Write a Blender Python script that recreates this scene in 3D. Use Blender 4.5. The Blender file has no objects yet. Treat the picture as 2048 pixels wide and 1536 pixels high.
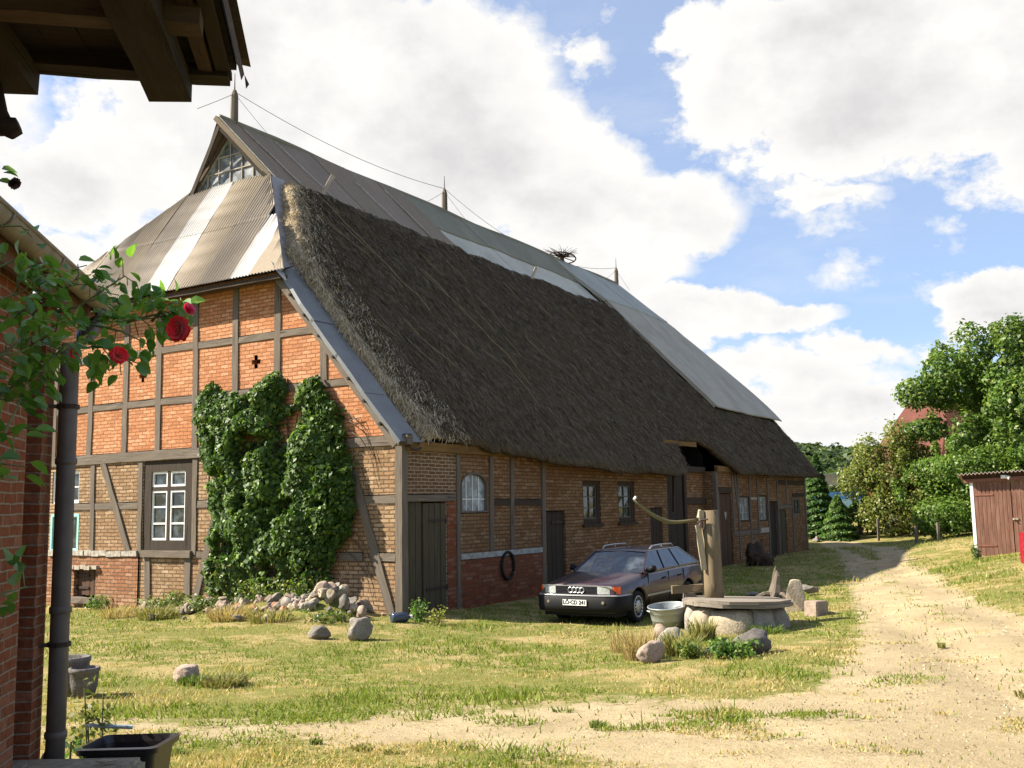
import bpy, bmesh, math, random
import numpy as np
from mathutils import Vector, Matrix, noise as mnoise
R_ = random.Random(7)
NR = np.random.default_rng(11)
scene = bpy.context.scene
COL = scene.collection

# ------------------------------------------------------------------ helpers
def tag(o, label=None, cat=None, group=None, kind=None):
    if label: o['label'] = label
    if cat: o['category'] = cat
    if group: o['group'] = group
    if kind: o['kind'] = kind
    return o

def empty(name, loc, rz=0.0, label=None, cat=None, group=None):
    o = bpy.data.objects.new(name, None); COL.objects.link(o)
    o.location = loc; o.rotation_euler = (0, 0, rz); o.empty_display_size = .2
    return tag(o, label, cat, group)

class MB:
    """collects geometry and links it as ONE mesh object"""
    def __init__(s): s.v = []; s.f = []; s.uv = []; s.mi = []
    def add(s, vs, fs, uvs=None, mi=0):
        b = len(s.v); s.v += [tuple(p) for p in vs]
        for i, f in enumerate(fs):
            s.f.append([b + k for k in f]); s.mi.append(mi)
            if uvs is not None: s.uv.append(uvs[i])
            else:
                P = [vs[k] for k in f]
                n = (Vector(P[1]) - Vector(P[0])).cross(Vector(P[2]) - Vector(P[0]))
                a = [abs(c) for c in n]
                if a[2] >= a[0] and a[2] >= a[1]: s.uv.append([(p[0], p[1]) for p in P])
                elif a[1] >= a[0]: s.uv.append([(p[0], p[2]) for p in P])
                else: s.uv.append([(p[1], p[2]) for p in P])
        return s
    def box(s, x0, x1, y0, y1, z0, z1, mi=0):
        vs = [(x, y, z) for x in (x0, x1) for y in (y0, y1) for z in (z0, z1)]
        return s.add(vs, [(0,1,3,2),(4,6,7,5),(0,4,5,1),(2,3,7,6),(0,2,6,4),(1,5,7,3)], mi=mi)
    def bar(s, p0, p1, w, d, up=(0,0,1), jit=0.0, seg=1, mi=0, taper=1.0, rot=0):
        p0 = Vector(p0); p1 = Vector(p1); ax = (p1 - p0); L = ax.length; ax.normalize()
        up = Vector(up)
        if abs(ax.dot(up)) > .97: up = Vector((1, 0, 0))
        a = ax.cross(up).normalized(); b = a.cross(ax).normalized()
        if rot:
            a, b = a*math.cos(rot)+b*math.sin(rot), b*math.cos(rot)-a*math.sin(rot)
        vs = []; fs = []; uv = []; o = R_.uniform(0, 50); o2 = R_.uniform(0, 50)
        for i in range(seg + 1):
            t = i / seg; c = p0.lerp(p1, t)
            k = 1 + (taper - 1) * t
            for (sx, sy) in ((-1,-1),(1,-1),(1,1),(-1,1)):
                vs.append(c + a*(sx*w/2*k + R_.uniform(-jit, jit)) + b*(sy*d/2*k + R_.uniform(-jit, jit)))
        ws = [w, d, w, d]
        for i in range(seg):
            acc = 0
            for k in range(4):
                k2 = (k+1) % 4
                fs.append((i*4+k, i*4+k2, i*4+4+k2, i*4+4+k))
                u0 = o2+acc; u1 = u0+ws[k]; v0 = o+L*i/seg; v1 = o+L*(i+1)/seg
                uv.append([(u0,v0),(u1,v0),(u1,v1),(u0,v1)]); acc += ws[k]
        fs.append((3,2,1,0)); uv.append([(0,0),(w,0),(w,.02),(0,.02)])
        n = seg*4; fs.append((n,n+1,n+2,n+3)); uv.append([(0,0),(w,0),(w,.02),(0,.02)])
        return s.add(vs, fs, uv, mi)
    def tube(s, pts, rad, n=8, cap=True, mi=0):
        pts = [Vector(p) for p in pts]
        if not hasattr(rad, '__len__'): rad = [rad]*len(pts)
        vs = []; fs = []; uv = []; L = 0; o = R_.uniform(0, 50)
        for i, p in enumerate(pts):
            t = (pts[min(i+1, len(pts)-1)] - pts[max(i-1, 0)]).normalized()
            up = Vector((0,0,1)) if abs(t.z) < .9 else Vector((1,0,0))
            a = t.cross(up).normalized(); b = a.cross(t).normalized()
            for k in range(n):
                th = 2*math.pi*k/n
                vs.append(p + a*math.cos(th)*rad[i] + b*math.sin(th)*rad[i])
        for i in range(len(pts)-1):
            l2 = L + (pts[i+1]-pts[i]).length
            for k in range(n):
                k2 = (k+1) % n
                fs.append((i*n+k, i*n+k2, (i+1)*n+k2, (i+1)*n+k))
                w = 2*math.pi*rad[i]/n
                uv.append([(k*w,o+L),(k*w+w,o+L),(k*w+w,o+l2),(k*w,o+l2)])
            L = l2
        if cap:
            fs.append(tuple(range(n-1,-1,-1))); uv.append([(0,0)]*n)
            m = (len(pts)-1)*n; fs.append(tuple(range(m, m+n))); uv.append([(0,0)]*n)
        return s.add(vs, fs, uv, mi)
    def lathe(s, prof, n=24, c=(0,0,0), axis='z', mi=0):
        vs = []; fs = []
        for (r, h) in prof:
            for k in range(n):
                th = 2*math.pi*k/n; x, y = r*math.cos(th), r*math.sin(th)
                p = (x, y, h) if axis == 'z' else ((x, h, y) if axis == 'y' else (h, x, y))
                vs.append((c[0]+p[0], c[1]+p[1], c[2]+p[2]))
        for i in range(len(prof)-1):
            for k in range(n):
                k2 = (k+1) % n
                fs.append((i*n+k, i*n+k2, (i+1)*n+k2, (i+1)*n+k))
        return s.add(vs, fs, mi=mi)
    def grid(s, fn, nu, nv, mi=0, flip=False, uvs=1.0):
        vs = [fn(i/nu, j/nv) for j in range(nv+1) for i in range(nu+1)]
        fs = []
        for j in range(nv):
            for i in range(nu):
                q = (j*(nu+1)+i, j*(nu+1)+i+1, (j+1)*(nu+1)+i+1, (j+1)*(nu+1)+i)
                fs.append(q[::-1] if flip else q)
        return s.add(vs, fs, mi=mi)
    def build(s, name, mats, parent=None, smooth=False, loc=None, rz=None):
        me = bpy.data.meshes.new(name); me.from_pydata(s.v, [], s.f)
        if not isinstance(mats, (list, tuple)): mats = [mats]
        for m in mats: me.materials.append(m)
        uvl = me.uv_layers.new(name='uv')
        flat = [c for f in s.uv for p in f for c in p[:2]]
        uvl.data.foreach_set('uv', flat)
        me.polygons.foreach_set('material_index', s.mi)
        if smooth: me.polygons.foreach_set('use_smooth', [True]*len(s.f))
        me.update()
        o = bpy.data.objects.new(name, me); COL.objects.link(o)
        if parent: o.parent = parent
        if loc is not None: o.location = loc
        if rz is not None: o.rotation_euler = (0, 0, rz)
        return o

def fix_normals(o):
    bm = bmesh.new(); bm.from_mesh(o.data); bmesh.ops.recalc_face_normals(bm, faces=bm.faces[:]); bm.to_mesh(o.data); bm.free(); return o

def soup(name, V, k, mat, colors=None, parent=None, loc=None, smooth=False):
    """V: (n*k,3) array; every k consecutive verts make one face; colors: (n,3)"""
    V = np.asarray(V, dtype=np.float32); n = len(V)//k
    me = bpy.data.meshes.new(name)
    me.vertices.add(len(V)); me.vertices.foreach_set('co', V.ravel())
    me.loops.add(n*k); me.loops.foreach_set('vertex_index', np.arange(n*k, dtype=np.int32))
    me.polygons.add(n)
    me.polygons.foreach_set('loop_start', np.arange(0, n*k, k, dtype=np.int32))
    me.polygons.foreach_set('loop_total', np.full(n, k, dtype=np.int32))
    if smooth: me.polygons.foreach_set('use_smooth', np.ones(n, dtype=bool))
    if colors is not None:
        a = me.attributes.new('tint', 'FLOAT_COLOR', 'POINT')
        c = np.ones((n*k, 4), dtype=np.float32); c[:, :3] = np.repeat(np.asarray(colors, dtype=np.float32), k, axis=0)
        a.data.foreach_set('color', c.ravel())
    me.materials.append(mat); me.update(calc_edges=True); me.validate()
    o = bpy.data.objects.new(name, me); COL.objects.link(o)
    if parent: o.parent = parent
    if loc is not None: o.location = loc
    return o

def _hash(i, j, seed):
    h = (i.astype(np.int64)*374761393 + j.astype(np.int64)*668265263 + seed*1442695041) & 0xffffffff
    h = ((h ^ (h >> 13))*1274126177) & 0xffffffff
    return ((h ^ (h >> 16)) & 0xffff)/65535.0
def vn(x, y, seed=0):
    x = np.asarray(x, float); y = np.asarray(y, float)
    i = np.floor(x); j = np.floor(y); fx = x-i; fy = y-j
    fx = fx*fx*(3-2*fx); fy = fy*fy*(3-2*fy)
    i = i.astype(int); j = j.astype(int)
    a = _hash(i,j,seed); b = _hash(i+1,j,seed); c = _hash(i,j+1,seed); d = _hash(i+1,j+1,seed)
    return (a*(1-fx)+b*fx)*(1-fy)+(c*(1-fx)+d*fx)*fy
def fbm(x, y, seed=0, o=3):
    t = 0; a = .5; s = 0
    for k in range(o):
        t = t + a*vn(np.asarray(x)*2**k, np.asarray(y)*2**k, seed+k*17); s += a; a *= .5
    return t/s

# ------------------------------------------------------------------ materials
class NT:
    def __init__(s, tree): s.t = tree; s.n = tree.nodes; s.l = tree.links
    def new(s, typ, **kw):
        n = s.n.new(typ)
        for k, v in kw.items():
            if k.startswith('_'): setattr(n, k[1:], v)
            else:
                key = int(k[1:]) if k[0] == 'i' and k[1:].isdigit() else k.replace('__', ' ')
                s.set(n.inputs[key], v)
        return n
    def set(s, sock, v):
        if isinstance(v, bpy.types.NodeSocket): s.l.new(v, sock)
        elif isinstance(v, bpy.types.Node): s.l.new(v.outputs[0], sock)
        else: sock.default_value = v
    def math(s, op, a, b=0.0, c=None, clamp=False):
        n = s.n.new('ShaderNodeMath'); n.operation = op; n.use_clamp = clamp
        s.set(n.inputs[0], a); s.set(n.inputs[1], b)
        if c is not None: s.set(n.inputs[2], c)
        return n.outputs[0]
    def mix(s, f, a, b, mode='MIX'):
        n = s.n.new('ShaderNodeMix'); n.data_type = 'RGBA'; n.blend_type = mode
        s.set(n.inputs[0], f)
        s.set(n.inputs[6], a if not isinstance(a, tuple) else a+(1,)*(4-len(a)))
        s.set(n.inputs[7], b if not isinstance(b, tuple) else b+(1,)*(4-len(b)))
        return n.outputs[2]
    def ramp(s, f, a, b, lo=0.0, hi=1.0):
        n = s.n.new('ShaderNodeMapRange'); s.set(n.inputs[0], f); n.inputs[1].default_value = a; n.inputs[2].default_value = b
        n.inputs[3].default_value = lo; n.inputs[4].default_value = hi; n.clamp = True
        return n.outputs[0]
    def noise(s, vec, scale, detail=3, rough=.55, dist=0.0):
        n = s.n.new('ShaderNodeTexNoise'); s.set(n.inputs['Vector'], vec)
        n.inputs['Scale'].default_value = scale; n.inputs['Detail'].default_value = detail
        n.inputs['Roughness'].default_value = rough; n.inputs['Distortion'].default_value = dist
        return n.outputs[0]
    def mapping(s, vec, sc=(1,1,1), loc=(0,0,0)):
        n = s.n.new('ShaderNodeMapping'); s.set(n.inputs[0], vec)
        n.inputs['Scale'].default_value = sc; n.inputs['Location'].default_value = loc
        return n.outputs[0]

def mat(name, rough=.8, spec=.3, metal=0.0, color=(.5,.5,.5)):
    m = bpy.data.materials.new(name); m.use_nodes = True
    t = NT(m.node_tree); b = t.n['Principled BSDF']
    b.inputs['Roughness'].default_value = rough; b.inputs['Specular IOR Level'].default_value = spec
    b.inputs['Metallic'].default_value = metal; b.inputs['Base Color'].default_value = tuple(color)+(1,)
    return m, t, b
def bump(t, b, h, strength=.5, dist=.02):
    n = t.new('ShaderNodeBump', Height=h); n.inputs['Strength'].default_value = strength; n.inputs['Distance'].default_value = dist
    t.l.new(n.outputs[0], b.inputs['Normal'])
def plain(name, color, rough=.7, spec=.3, metal=0.0, var=.25, scale=8.0, bmp=0.0):
    m, t, b = mat(name, rough, spec, metal, color)
    o = t.new('ShaderNodeTexCoord').outputs['Object']
    f = t.noise(o, scale, 4)
    k = t.ramp(f, .3, .7, 1-var, 1+var)
    c = t.mix(1.0, tuple(color), t.new('ShaderNodeCombineColor', i0=k, i1=k, i2=k).outputs[0], 'MULTIPLY')
    t.l.new(c, b.inputs['Base Color'])
    if bmp: bump(t, b, f, bmp, .02)
    return m

def brick(name, c1, c2, c3, mortar, bw=.25, rh=.077, mort=.009, patch=.35, dark=(.10,.06,.035), darkamt=.3, dscale=.5, seed=0.0):
    m, t, b = mat(name, .92, .15)
    o = t.new('ShaderNodeTexCoord').outputs['Object']
    sp = t.new('ShaderNodeSeparateXYZ', Vector=o)
    s = t.math('ADD', sp.outputs[0], sp.outputs[1])
    vec = t.new('ShaderNodeCombineXYZ', X=s, Y=sp.outputs[2], Z=seed).outputs[0]
    nz = t.new('ShaderNodeTexNoise'); t.set(nz.inputs['Vector'], vec); nz.inputs['Scale'].default_value = 3.5; nz.inputs['Detail'].default_value = 3
    dv = t.new('ShaderNodeVectorMath', _operation='SUBTRACT', i0=nz.outputs[1], i1=(.5,.5,.5))
    dv2 = t.new('ShaderNodeVectorMath', _operation='SCALE', i0=dv.outputs[0]); dv2.inputs['Scale'].default_value = .03
    v2 = t.new('ShaderNodeVectorMath', _operation='ADD', i0=vec, i1=dv2.outputs[0]).outputs[0]
    br = t.new('ShaderNodeTexBrick', Vector=v2, Color1=c1+(1,), Color2=c2+(1,), Mortar=mortar+(1,))
    br.inputs['Scale'].default_value = 1; br.inputs['Brick Width'].default_value = bw; br.inputs['Row Height'].default_value = rh
    br.inputs['Mortar Size'].default_value = mort; br.inputs['Mortar Smooth'].default_value = .25; br.inputs['Bias'].default_value = 0.0
    br2 = t.new('ShaderNodeTexBrick', Vector=v2, Color1=(0,0,0,1), Color2=(1,1,1,1), Mortar=(.5,.5,.5,1))
    for k, vv in (('Scale',1),('Brick Width',bw),('Row Height',rh),('Mortar Size',0.0),('Bias',0.0)): br2.inputs[k].default_value = vv
    br2.offset_frequency = 2
    big = t.noise(vec, .9, 4, .6)
    fine = t.noise(vec, 22, 3, .7)
    cc = t.mix(t.math('MULTIPLY', t.ramp(big, .42, .66), patch), br.outputs[0], t.mix(br.outputs[1], c3, mortar))
    pale = t.math('MULTIPLY', t.ramp(br2.outputs[0], .60, .95), t.math('SUBTRACT', .55, t.math('MULTIPLY', br.outputs[1], .55)))
    cc = t.mix(pale, cc, tuple(min(1, x*1.18+.04) for x in c3))
    deep = t.math('MULTIPLY', t.ramp(br2.outputs[0], .30, .05), t.math('SUBTRACT', .5, t.math('MULTIPLY', br.outputs[1], .5)))
    cc = t.mix(deep, cc, tuple(x*.62 for x in c2))
    dk = t.math('MULTIPLY', t.ramp(t.noise(vec, dscale, 5, .65), .5, .72), darkamt)
    cc = t.mix(dk, cc, dark)
    chip = t.math('MULTIPLY', t.ramp(t.noise(v2, 6.5, 2, .5), .6, .68), .45)
    cc = t.mix(chip, cc, tuple(min(1, x*1.25) for x in c3))
    k = t.ramp(fine, .25, .75, .68, 1.3)
    cc = t.mix(1.0, cc, t.new('ShaderNodeCombineColor', i0=k, i1=k, i2=k).outputs[0], 'MULTIPLY')
    t.l.new(cc, b.inputs['Base Color'])
    h = t.math('ADD', t.math('MULTIPLY', br.outputs[1], -1.0), t.math('MULTIPLY', fine, .7))
    bump(t, b, h, .9, .016)
    return m

def wood(name, c1, c2, c3=None, rough=.85, sc=1.0, gs=38, bmp=.6):
    """weathered timber, grain running along the v of the uv map"""
    m, t, b = mat(name, rough, .2)
    uv = t.new('ShaderNodeTexCoord').outputs['UV']
    g = t.noise(t.mapping(uv, (gs*sc, 1.6*sc, 1)), 1, 5, .65, .4)
    g2 = t.noise(t.mapping(uv, (7*sc, 1.1*sc, 1), (3,9,0)), 1, 3, .6)
    ck = t.noise(t.mapping(uv, (16*sc, .55*sc, 1), (13,2,0)), 1, 4, .7, 1.0)
    c = t.mix(t.ramp(g, .3, .7), c1, c2)
    if c3: c = t.mix(t.math('MULTIPLY', t.ramp(g2, .45, .7), .8), c, c3)
    c = t.mix(t.ramp(ck, .63, .7), c, tuple(x*.25 for x in c1))
    t.l.new(c, b.inputs['Base Color'])
    bump(t, b, t.math('SUBTRACT', g, t.ramp(ck, .6, .7)), bmp, .012)
    return m

def leafmat(name, trans=.35, rough=.45, spec=.4, tcol=1.6):
    m = bpy.data.materials.new(name); m.use_nodes = True
    t = NT(m.node_tree); b = t.n['Principled BSDF']
    a = t.new('ShaderNodeAttribute', _attribute_name='tint').outputs[0]
    t.l.new(a, b.inputs['Base Color']); b.inputs['Roughness'].default_value = rough; b.inputs['Specular IOR Level'].default_value = spec
    tc = t.mix(1.0, a, (tcol, tcol*1.05, tcol*.6), 'MULTIPLY')
    tr = t.new('ShaderNodeBsdfTranslucent', Color=tc)
    mx = t.new('ShaderNodeMixShader', Fac=trans, i1=b.outputs[0], i2=tr.outputs[0])
    t.l.new(mx.outputs[0], t.n['Material Output'].inputs[0])
    return m
def tintmat(name, rough=.9, spec=.15):
    m, t, b = mat(name, rough, spec)
    t.l.new(t.new('ShaderNodeAttribute', _attribute_name='tint').outputs[0], b.inputs['Base Color'])
    return m
def glassmat(name, c=(.02,.025,.028), rough=.06, spec=.6):
    m, t, b = mat(name, rough, spec, 0, c)
    o = t.new('ShaderNodeTexCoord').outputs['Object']
    t.l.new(t.mix(t.ramp(t.noise(o, 3.2, 4, .6, .6), .45, .75), c, tuple(min(1, x*4+.02) for x in c)), b.inputs['Base Color'])
    bump(t, b, t.noise(o, 2.5, 2), .12, .05)
    return m
def sheetmat(name, c1, c2, c3, rough=.6, spec=.25, metal=0.0, sv=(5.5,.35,.35)):
    """old fibre-cement / metal roofing: streaks down the slope, lichen, stains"""
    m, t, b = mat(name, rough, spec, metal)
    o = t.new('ShaderNodeTexCoord').outputs['Object']
    st = t.noise(t.mapping(o, sv), 1, 5, .6)
    bl = t.noise(o, .7, 5, .65)
    li = t.noise(o, 9, 3, .6)
    c = t.mix(t.ramp(st, .3, .7), c1, c2)
    c = t.mix(t.math('MULTIPLY', t.ramp(bl, .42, .7), .75), c, c3)
    c = t.mix(t.math('MULTIPLY', t.ramp(li, .6, .75), .35), c, tuple(min(1, x*1.35+.03) for x in c2))
    t.l.new(c, b.inputs['Base Color']); bump(t, b, li, .25, .01)
    return m
def stonemat(name, c1, c2, c3, sc=6.0):
    m, t, b = mat(name, .9, .2)
    o = t.new('ShaderNodeTexCoord').outputs['Object']
    rnd = t.new('ShaderNodeObjectInfo').outputs['Random']
    ov = t.new('ShaderNodeVectorMath', _operation='ADD', i0=o, i1=t.new('ShaderNodeCombineXYZ', X=t.math('MULTIPLY', rnd, 37.0)).outputs[0]).outputs[0]
    n1 = t.noise(ov, sc, 6, .65); n2 = t.noise(ov, sc*7, 3, .6); n3 = t.noise(ov, sc*.5, 3)
    c = t.mix(t.ramp(n1, .35, .65), c1, c2)
    c = t.mix(t.math('MULTIPLY', t.ramp(n3, .45, .62), .7), c, c3)
    k = t.ramp(n2, .3, .7, .7, 1.25)
    kk = t.math('MULTIPLY', k, t.ramp(rnd, 0, 1, .72, 1.25))
    c = t.mix(1.0, c, t.new('ShaderNodeCombineColor', i0=kk, i1=kk, i2=kk).outputs[0], 'MULTIPLY')
    t.l.new(c, b.inputs['Base Color']); bump(t, b, t.math('ADD', n1, t.math('MULTIPLY', n2, .4)), .7, .03)
    return m

M = {}
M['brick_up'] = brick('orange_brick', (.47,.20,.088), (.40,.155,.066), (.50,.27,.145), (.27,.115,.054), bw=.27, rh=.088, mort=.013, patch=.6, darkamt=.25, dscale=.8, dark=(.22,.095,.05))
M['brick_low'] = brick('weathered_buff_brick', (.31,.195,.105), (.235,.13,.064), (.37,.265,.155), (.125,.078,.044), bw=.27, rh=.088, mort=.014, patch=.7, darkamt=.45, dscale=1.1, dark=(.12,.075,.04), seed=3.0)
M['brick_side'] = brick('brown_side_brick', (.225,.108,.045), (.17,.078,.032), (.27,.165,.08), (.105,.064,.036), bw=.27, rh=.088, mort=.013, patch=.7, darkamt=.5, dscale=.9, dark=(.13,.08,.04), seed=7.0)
M['brick_red'] = brick('red_brick', (.215,.062,.026), (.16,.042,.019), (.235,.09,.042), (.12,.07,.044), bw=.27, rh=.088, mort=.012, patch=.4, darkamt=.3, dscale=.9, dark=(.12,.05,.03), seed=5.0)
M['brick_plinth'] = brick('mixed_plinth_brick', (.30,.145,.07), (.25,.085,.04), (.34,.205,.115), (.13,.08,.05), bw=.27, rh=.088, mort=.013, patch=.8, darkamt=.5, dscale=1.2, dark=(.16,.06,.035), seed=6.0)
M['brick_pale'] = brick('side_brick_pale_joint', (.15,.075,.035), (.115,.055,.025), (.18,.105,.05), (.36,.29,.21), patch=.5, darkamt=.4, mort=.012, seed=9.0)
M['brick_house'] = brick('dark_red_house_brick', (.20,.058,.023), (.155,.042,.018), (.215,.08,.034), (.24,.175,.12), bw=.19, rh=.0535, mort=.006, patch=.5, darkamt=.35, dscale=1.5, dark=(.13,.06,.04), seed=2.0)
M['timber'] = wood('grey_weathered_timber', (.085,.067,.05), (.185,.155,.122), (.13,.102,.076))
M['timber_dark'] = wood('dark_brown_timber', (.034,.022,.014), (.068,.046,.03), (.048,.034,.023))
M['timber_pale'] = wood('pale_split_timber', (.30,.25,.19), (.46,.41,.34), (.24,.20,.15))
M['plank_green'] = wood('mossy_grey_planks', (.05,.04,.025), (.095,.076,.048), (.066,.058,.03), gs=22)
M['plank_brown'] = wood('dark_red_brown_planks', (.06,.03,.018), (.11,.06,.035), (.075,.05,.03), gs=22)
M['plank_black'] = wood('blackened_planks', (.028,.02,.014), (.055,.042,.03), None, gs=20)
M['board_ochre'] = wood('ochre_eave_board', (.14,.078,.022), (.21,.12,.04), (.10,.058,.022), gs=14)
M['redwood'] = wood('red_brown_painted_boards', (.15,.070,.048), (.20,.098,.070), (.27,.16,.11), gs=26, rough=.75)
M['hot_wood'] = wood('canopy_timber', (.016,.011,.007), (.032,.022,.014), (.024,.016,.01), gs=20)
M['postwood'] = wood('bleached_post_wood', (.115,.085,.05), (.22,.17,.105), (.15,.112,.065), gs=26)
M['glass'] = glassmat('dark_window_glass')
M['glass_pale'] = glassmat('dusty_window_glass', (.15,.17,.175), .25, .5)
M['white_paint'] = plain('chipped_white_paint', (.78,.77,.73), .6, .3, 0, .15, 20)
M['teal_paint'] = plain('turquoise_paint', (.30,.58,.52), .6, .3, 0, .15, 20)
M['mortar_white'] = plain('flaking_lime_plaster', (.34,.31,.26), .9, .1, 0, .35, 9, .6)
M['iron'] = plain('rusty_iron', (.05,.032,.024), .7, .3, .3, .35, 30, .3)
M['sheet_hip'] = sheetmat('tan_corrugated_sheet', (.175,.138,.092), (.22,.178,.122), (.145,.112,.074), sv=(.35,5.5,.35))
M['sheet_hip_grey'] = sheetmat('grey_brown_corrugated_sheet', (.155,.127,.093), (.195,.163,.125), (.125,.10,.073), sv=(.35,5.5,.35))
M['sheet_white'] = sheetmat('white_corrugated_sheet', (.34,.325,.31), (.385,.37,.35), (.28,.265,.245), sv=(.35,5.5,.35))
M['sheet_brown'] = sheetmat('grey_brown_roof_sheet', (.165,.13,.088), (.215,.17,.115), (.24,.16,.095))
M['sheet_rust'] = sheetmat('rust_brown_roof_sheet', (.21,.155,.11), (.25,.19,.14), (.16,.125,.095))
M['sheet_olive'] = sheetmat('olive_grey_roof_sheet', (.17,.165,.115), (.21,.20,.145), (.14,.135,.09))
M['sheet_pale'] = sheetmat('pale_grey_roof_sheet', (.44,.42,.35), (.52,.50,.43), (.33,.32,.25))
M['sheet_grey'] = sheetmat('grey_roof_sheet', (.31,.315,.285), (.37,.375,.34), (.25,.26,.22))
M['sheet_light'] = sheetmat('light_grey_roof_sheet', (.33,.295,.24), (.385,.35,.285), (.24,.21,.165))
M['zinc'] = sheetmat('zinc_flashing', (.145,.15,.152), (.19,.197,.20), (.115,.118,.12), .45, .4, .2, (2,2,2))
M['flash_mauve'] = sheetmat('grey_lead_strip', (.27,.25,.25), (.33,.31,.31), (.22,.20,.20), .6)
M['thatch'] = None
M['leaf'] = leafmat('leaf')
M['leaf_gloss'] = leafmat('glossy_leaf', .28, .5, .3)
M['straw'] = tintmat('straw')
M['grassmat'] = leafmat('grass_blade', .3, .6, .2, 1.4)
M['bark'] = plain('bark', (.09,.07,.05), .95, .1, 0, .4, 6, .8)
M['stone_grey'] = stonemat('grey_fieldstone', (.20,.18,.15), (.31,.28,.235), (.155,.135,.105))
M['stone_pink'] = stonemat('pinkish_fieldstone', (.29,.21,.16), (.38,.30,.24), (.23,.175,.135))
M['stone_dark'] = stonemat('dark_fieldstone', (.115,.105,.10), (.19,.17,.16), (.15,.13,.11))
M['stone_buff'] = stonemat('buff_sandstone', (.32,.26,.18), (.43,.37,.28), (.24,.19,.125), 4)
M['brickbit'] = stonemat('broken_brick', (.36,.15,.08), (.44,.22,.13), (.30,.20,.14), 8)
# ------------------------------------------------------------------ camera, sun, sky
cd = bpy.data.cameras.new('camera'); cam = bpy.data.objects.new('camera', cd); COL.objects.link(cam)
_rt = Vector((.99984, .00219, -.01756)); _up = Vector((.01769, -.12401, .99212)); _fw = Vector((0, .99228, .12403))
cam.matrix_world = Matrix(((_rt.x,_up.x,-_fw.x,0),(_rt.y,_up.y,-_fw.y,0),(_rt.z,_up.z,-_fw.z,2.1),(0,0,0,1)))
cd.sensor_width = 36; cd.lens = 34.97; cd.clip_end = 3000; cd.clip_start = .05
scene.camera = cam
SUN_L = Vector((1.209, -.032, -1.0)).normalized()      # direction the light travels
sd = bpy.data.lights.new('sun', 'SUN'); so = bpy.data.objects.new('sun', sd); COL.objects.link(so)
so.rotation_euler = SUN_L.to_track_quat('-Z', 'Y').to_euler(); so.location = (-20, 5, 30)
sd.energy = 5.0; sd.angle = math.radians(.53); sd.color = (1.0, .91, .765)
scene.view_settings.view_transform = 'Standard'; scene.view_settings.look = 'None'
scene.view_settings.exposure = 1.5; scene.view_settings.gamma = 1.0

wd = bpy.data.worlds.new('World'); scene.world = wd; wd.use_nodes = True
t = NT(wd.node_tree); t.n.clear()
out = t.n.new('ShaderNodeOutputWorld')
skyn = t.n.new('ShaderNodeTexSky'); skyn.sky_type = 'NISHITA'; skyn.sun_disc = False
skyn.sun_elevation = math.asin(-SUN_L.z); skyn.sun_rotation = math.atan2(-SUN_L.x, -SUN_L.y)
skyn.air_density = 1.0; skyn.dust_density = .7; skyn.ozone_density = 1.5
bg1 = t.n.new('ShaderNodeBackground'); bg1.inputs[1].default_value = .064
t.l.new(t.mix(.42, t.mix(1.0, skyn.outputs[0], (.62, .90, 1.25), 'MULTIPLY'), (4.3, 4.6, 4.9)), bg1.inputs[0])
dirv = t.n.new('ShaderNodeTexCoord').outputs['Generated']
sp = t.new('ShaderNodeSeparateXYZ', Vector=dirv)
az = t.math('ARCTAN2', sp.outputs[0], sp.outputs[1]); el = t.math('ARCSINE', sp.outputs[2])
ae = t.new('ShaderNodeCombineXYZ', X=az, Y=t.math('MULTIPLY', el, 1.35), Z=0.0).outputs[0]
nb = t.new('ShaderNodeTexNoise', Vector=ae); nb.inputs['Scale'].default_value = 11; nb.inputs['Detail'].default_value = 10; nb.inputs['Roughness'].default_value = .62
wv = t.new('ShaderNodeVectorMath', _operation='SUBTRACT', i0=nb.outputs[1], i1=(.5,.5,.5))
wv2 = t.new('ShaderNodeVectorMath', _operation='MULTIPLY', i0=wv.outputs[0], i1=(.12,.085,0))
q = t.new('ShaderNodeVectorMath', _operation='ADD', i0=t.new('ShaderNodeCombineXYZ', X=az, Y=el, Z=0.0).outputs[0], i1=wv2.outputs[0]).outputs[0]
CL = [(-0.235,0.441,0.17,0.107,1),(-0.112,0.407,0.152,0.091,1),(-0.045,0.342,0.125,0.083,1),(0.058,0.301,0.103,0.059,0.9),(0.145,0.287,0.087,0.042,0.9),(0.082,0.241,0.103,0.035,0.8),(-0.189,0.329,0.153,0.097,1),(-0.335,0.343,0.113,0.079,0.7),(-0.432,0.303,0.08,0.034,0.8),(-0.447,0.232,0.093,0.032,0.9),(0.281,0.415,0.101,0.065,1),(0.394,0.408,0.156,0.09,1),(0.513,0.381,0.138,0.077,1),(0.34,0.361,0.104,0.044,1),(0.203,0.455,0.042,0.028,0.6),(0.455,0.332,0.094,0.027,0.7),(0.191,0.187,0.075,0.03,0.9),(0.258,0.176,0.064,0.019,0.8),(0.086,0.437,0.034,0.022,0.3),(0.331,0.293,0.047,0.013,0.4),(0.213,0.134,0.064,0.022,0.5),(0.284,0.118,0.088,0.024,0.5),(0.338,0.092,0.081,0.026,0.6),(0.201,0.088,0.129,0.03,0.7),(0.341,0.144,0.058,0.015,0.4),(0.29,0.063,0.154,0.018,0.5),(0.468,0.177,0.046,0.025,0.8),(0.421,0.158,0.037,0.012,0.4),(0.59,0.29,0.13,0.083,0.9),(-0.587,0.35,0.131,0.082,0.8),(-0.615,0.222,0.126,0.049,0.8),(-0.267,0.584,0.209,0.087,0.9),(0.262,0.597,0.157,0.065,0.7),(0.679,0.152,0.119,0.047,0.7)]
mx = None
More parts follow.
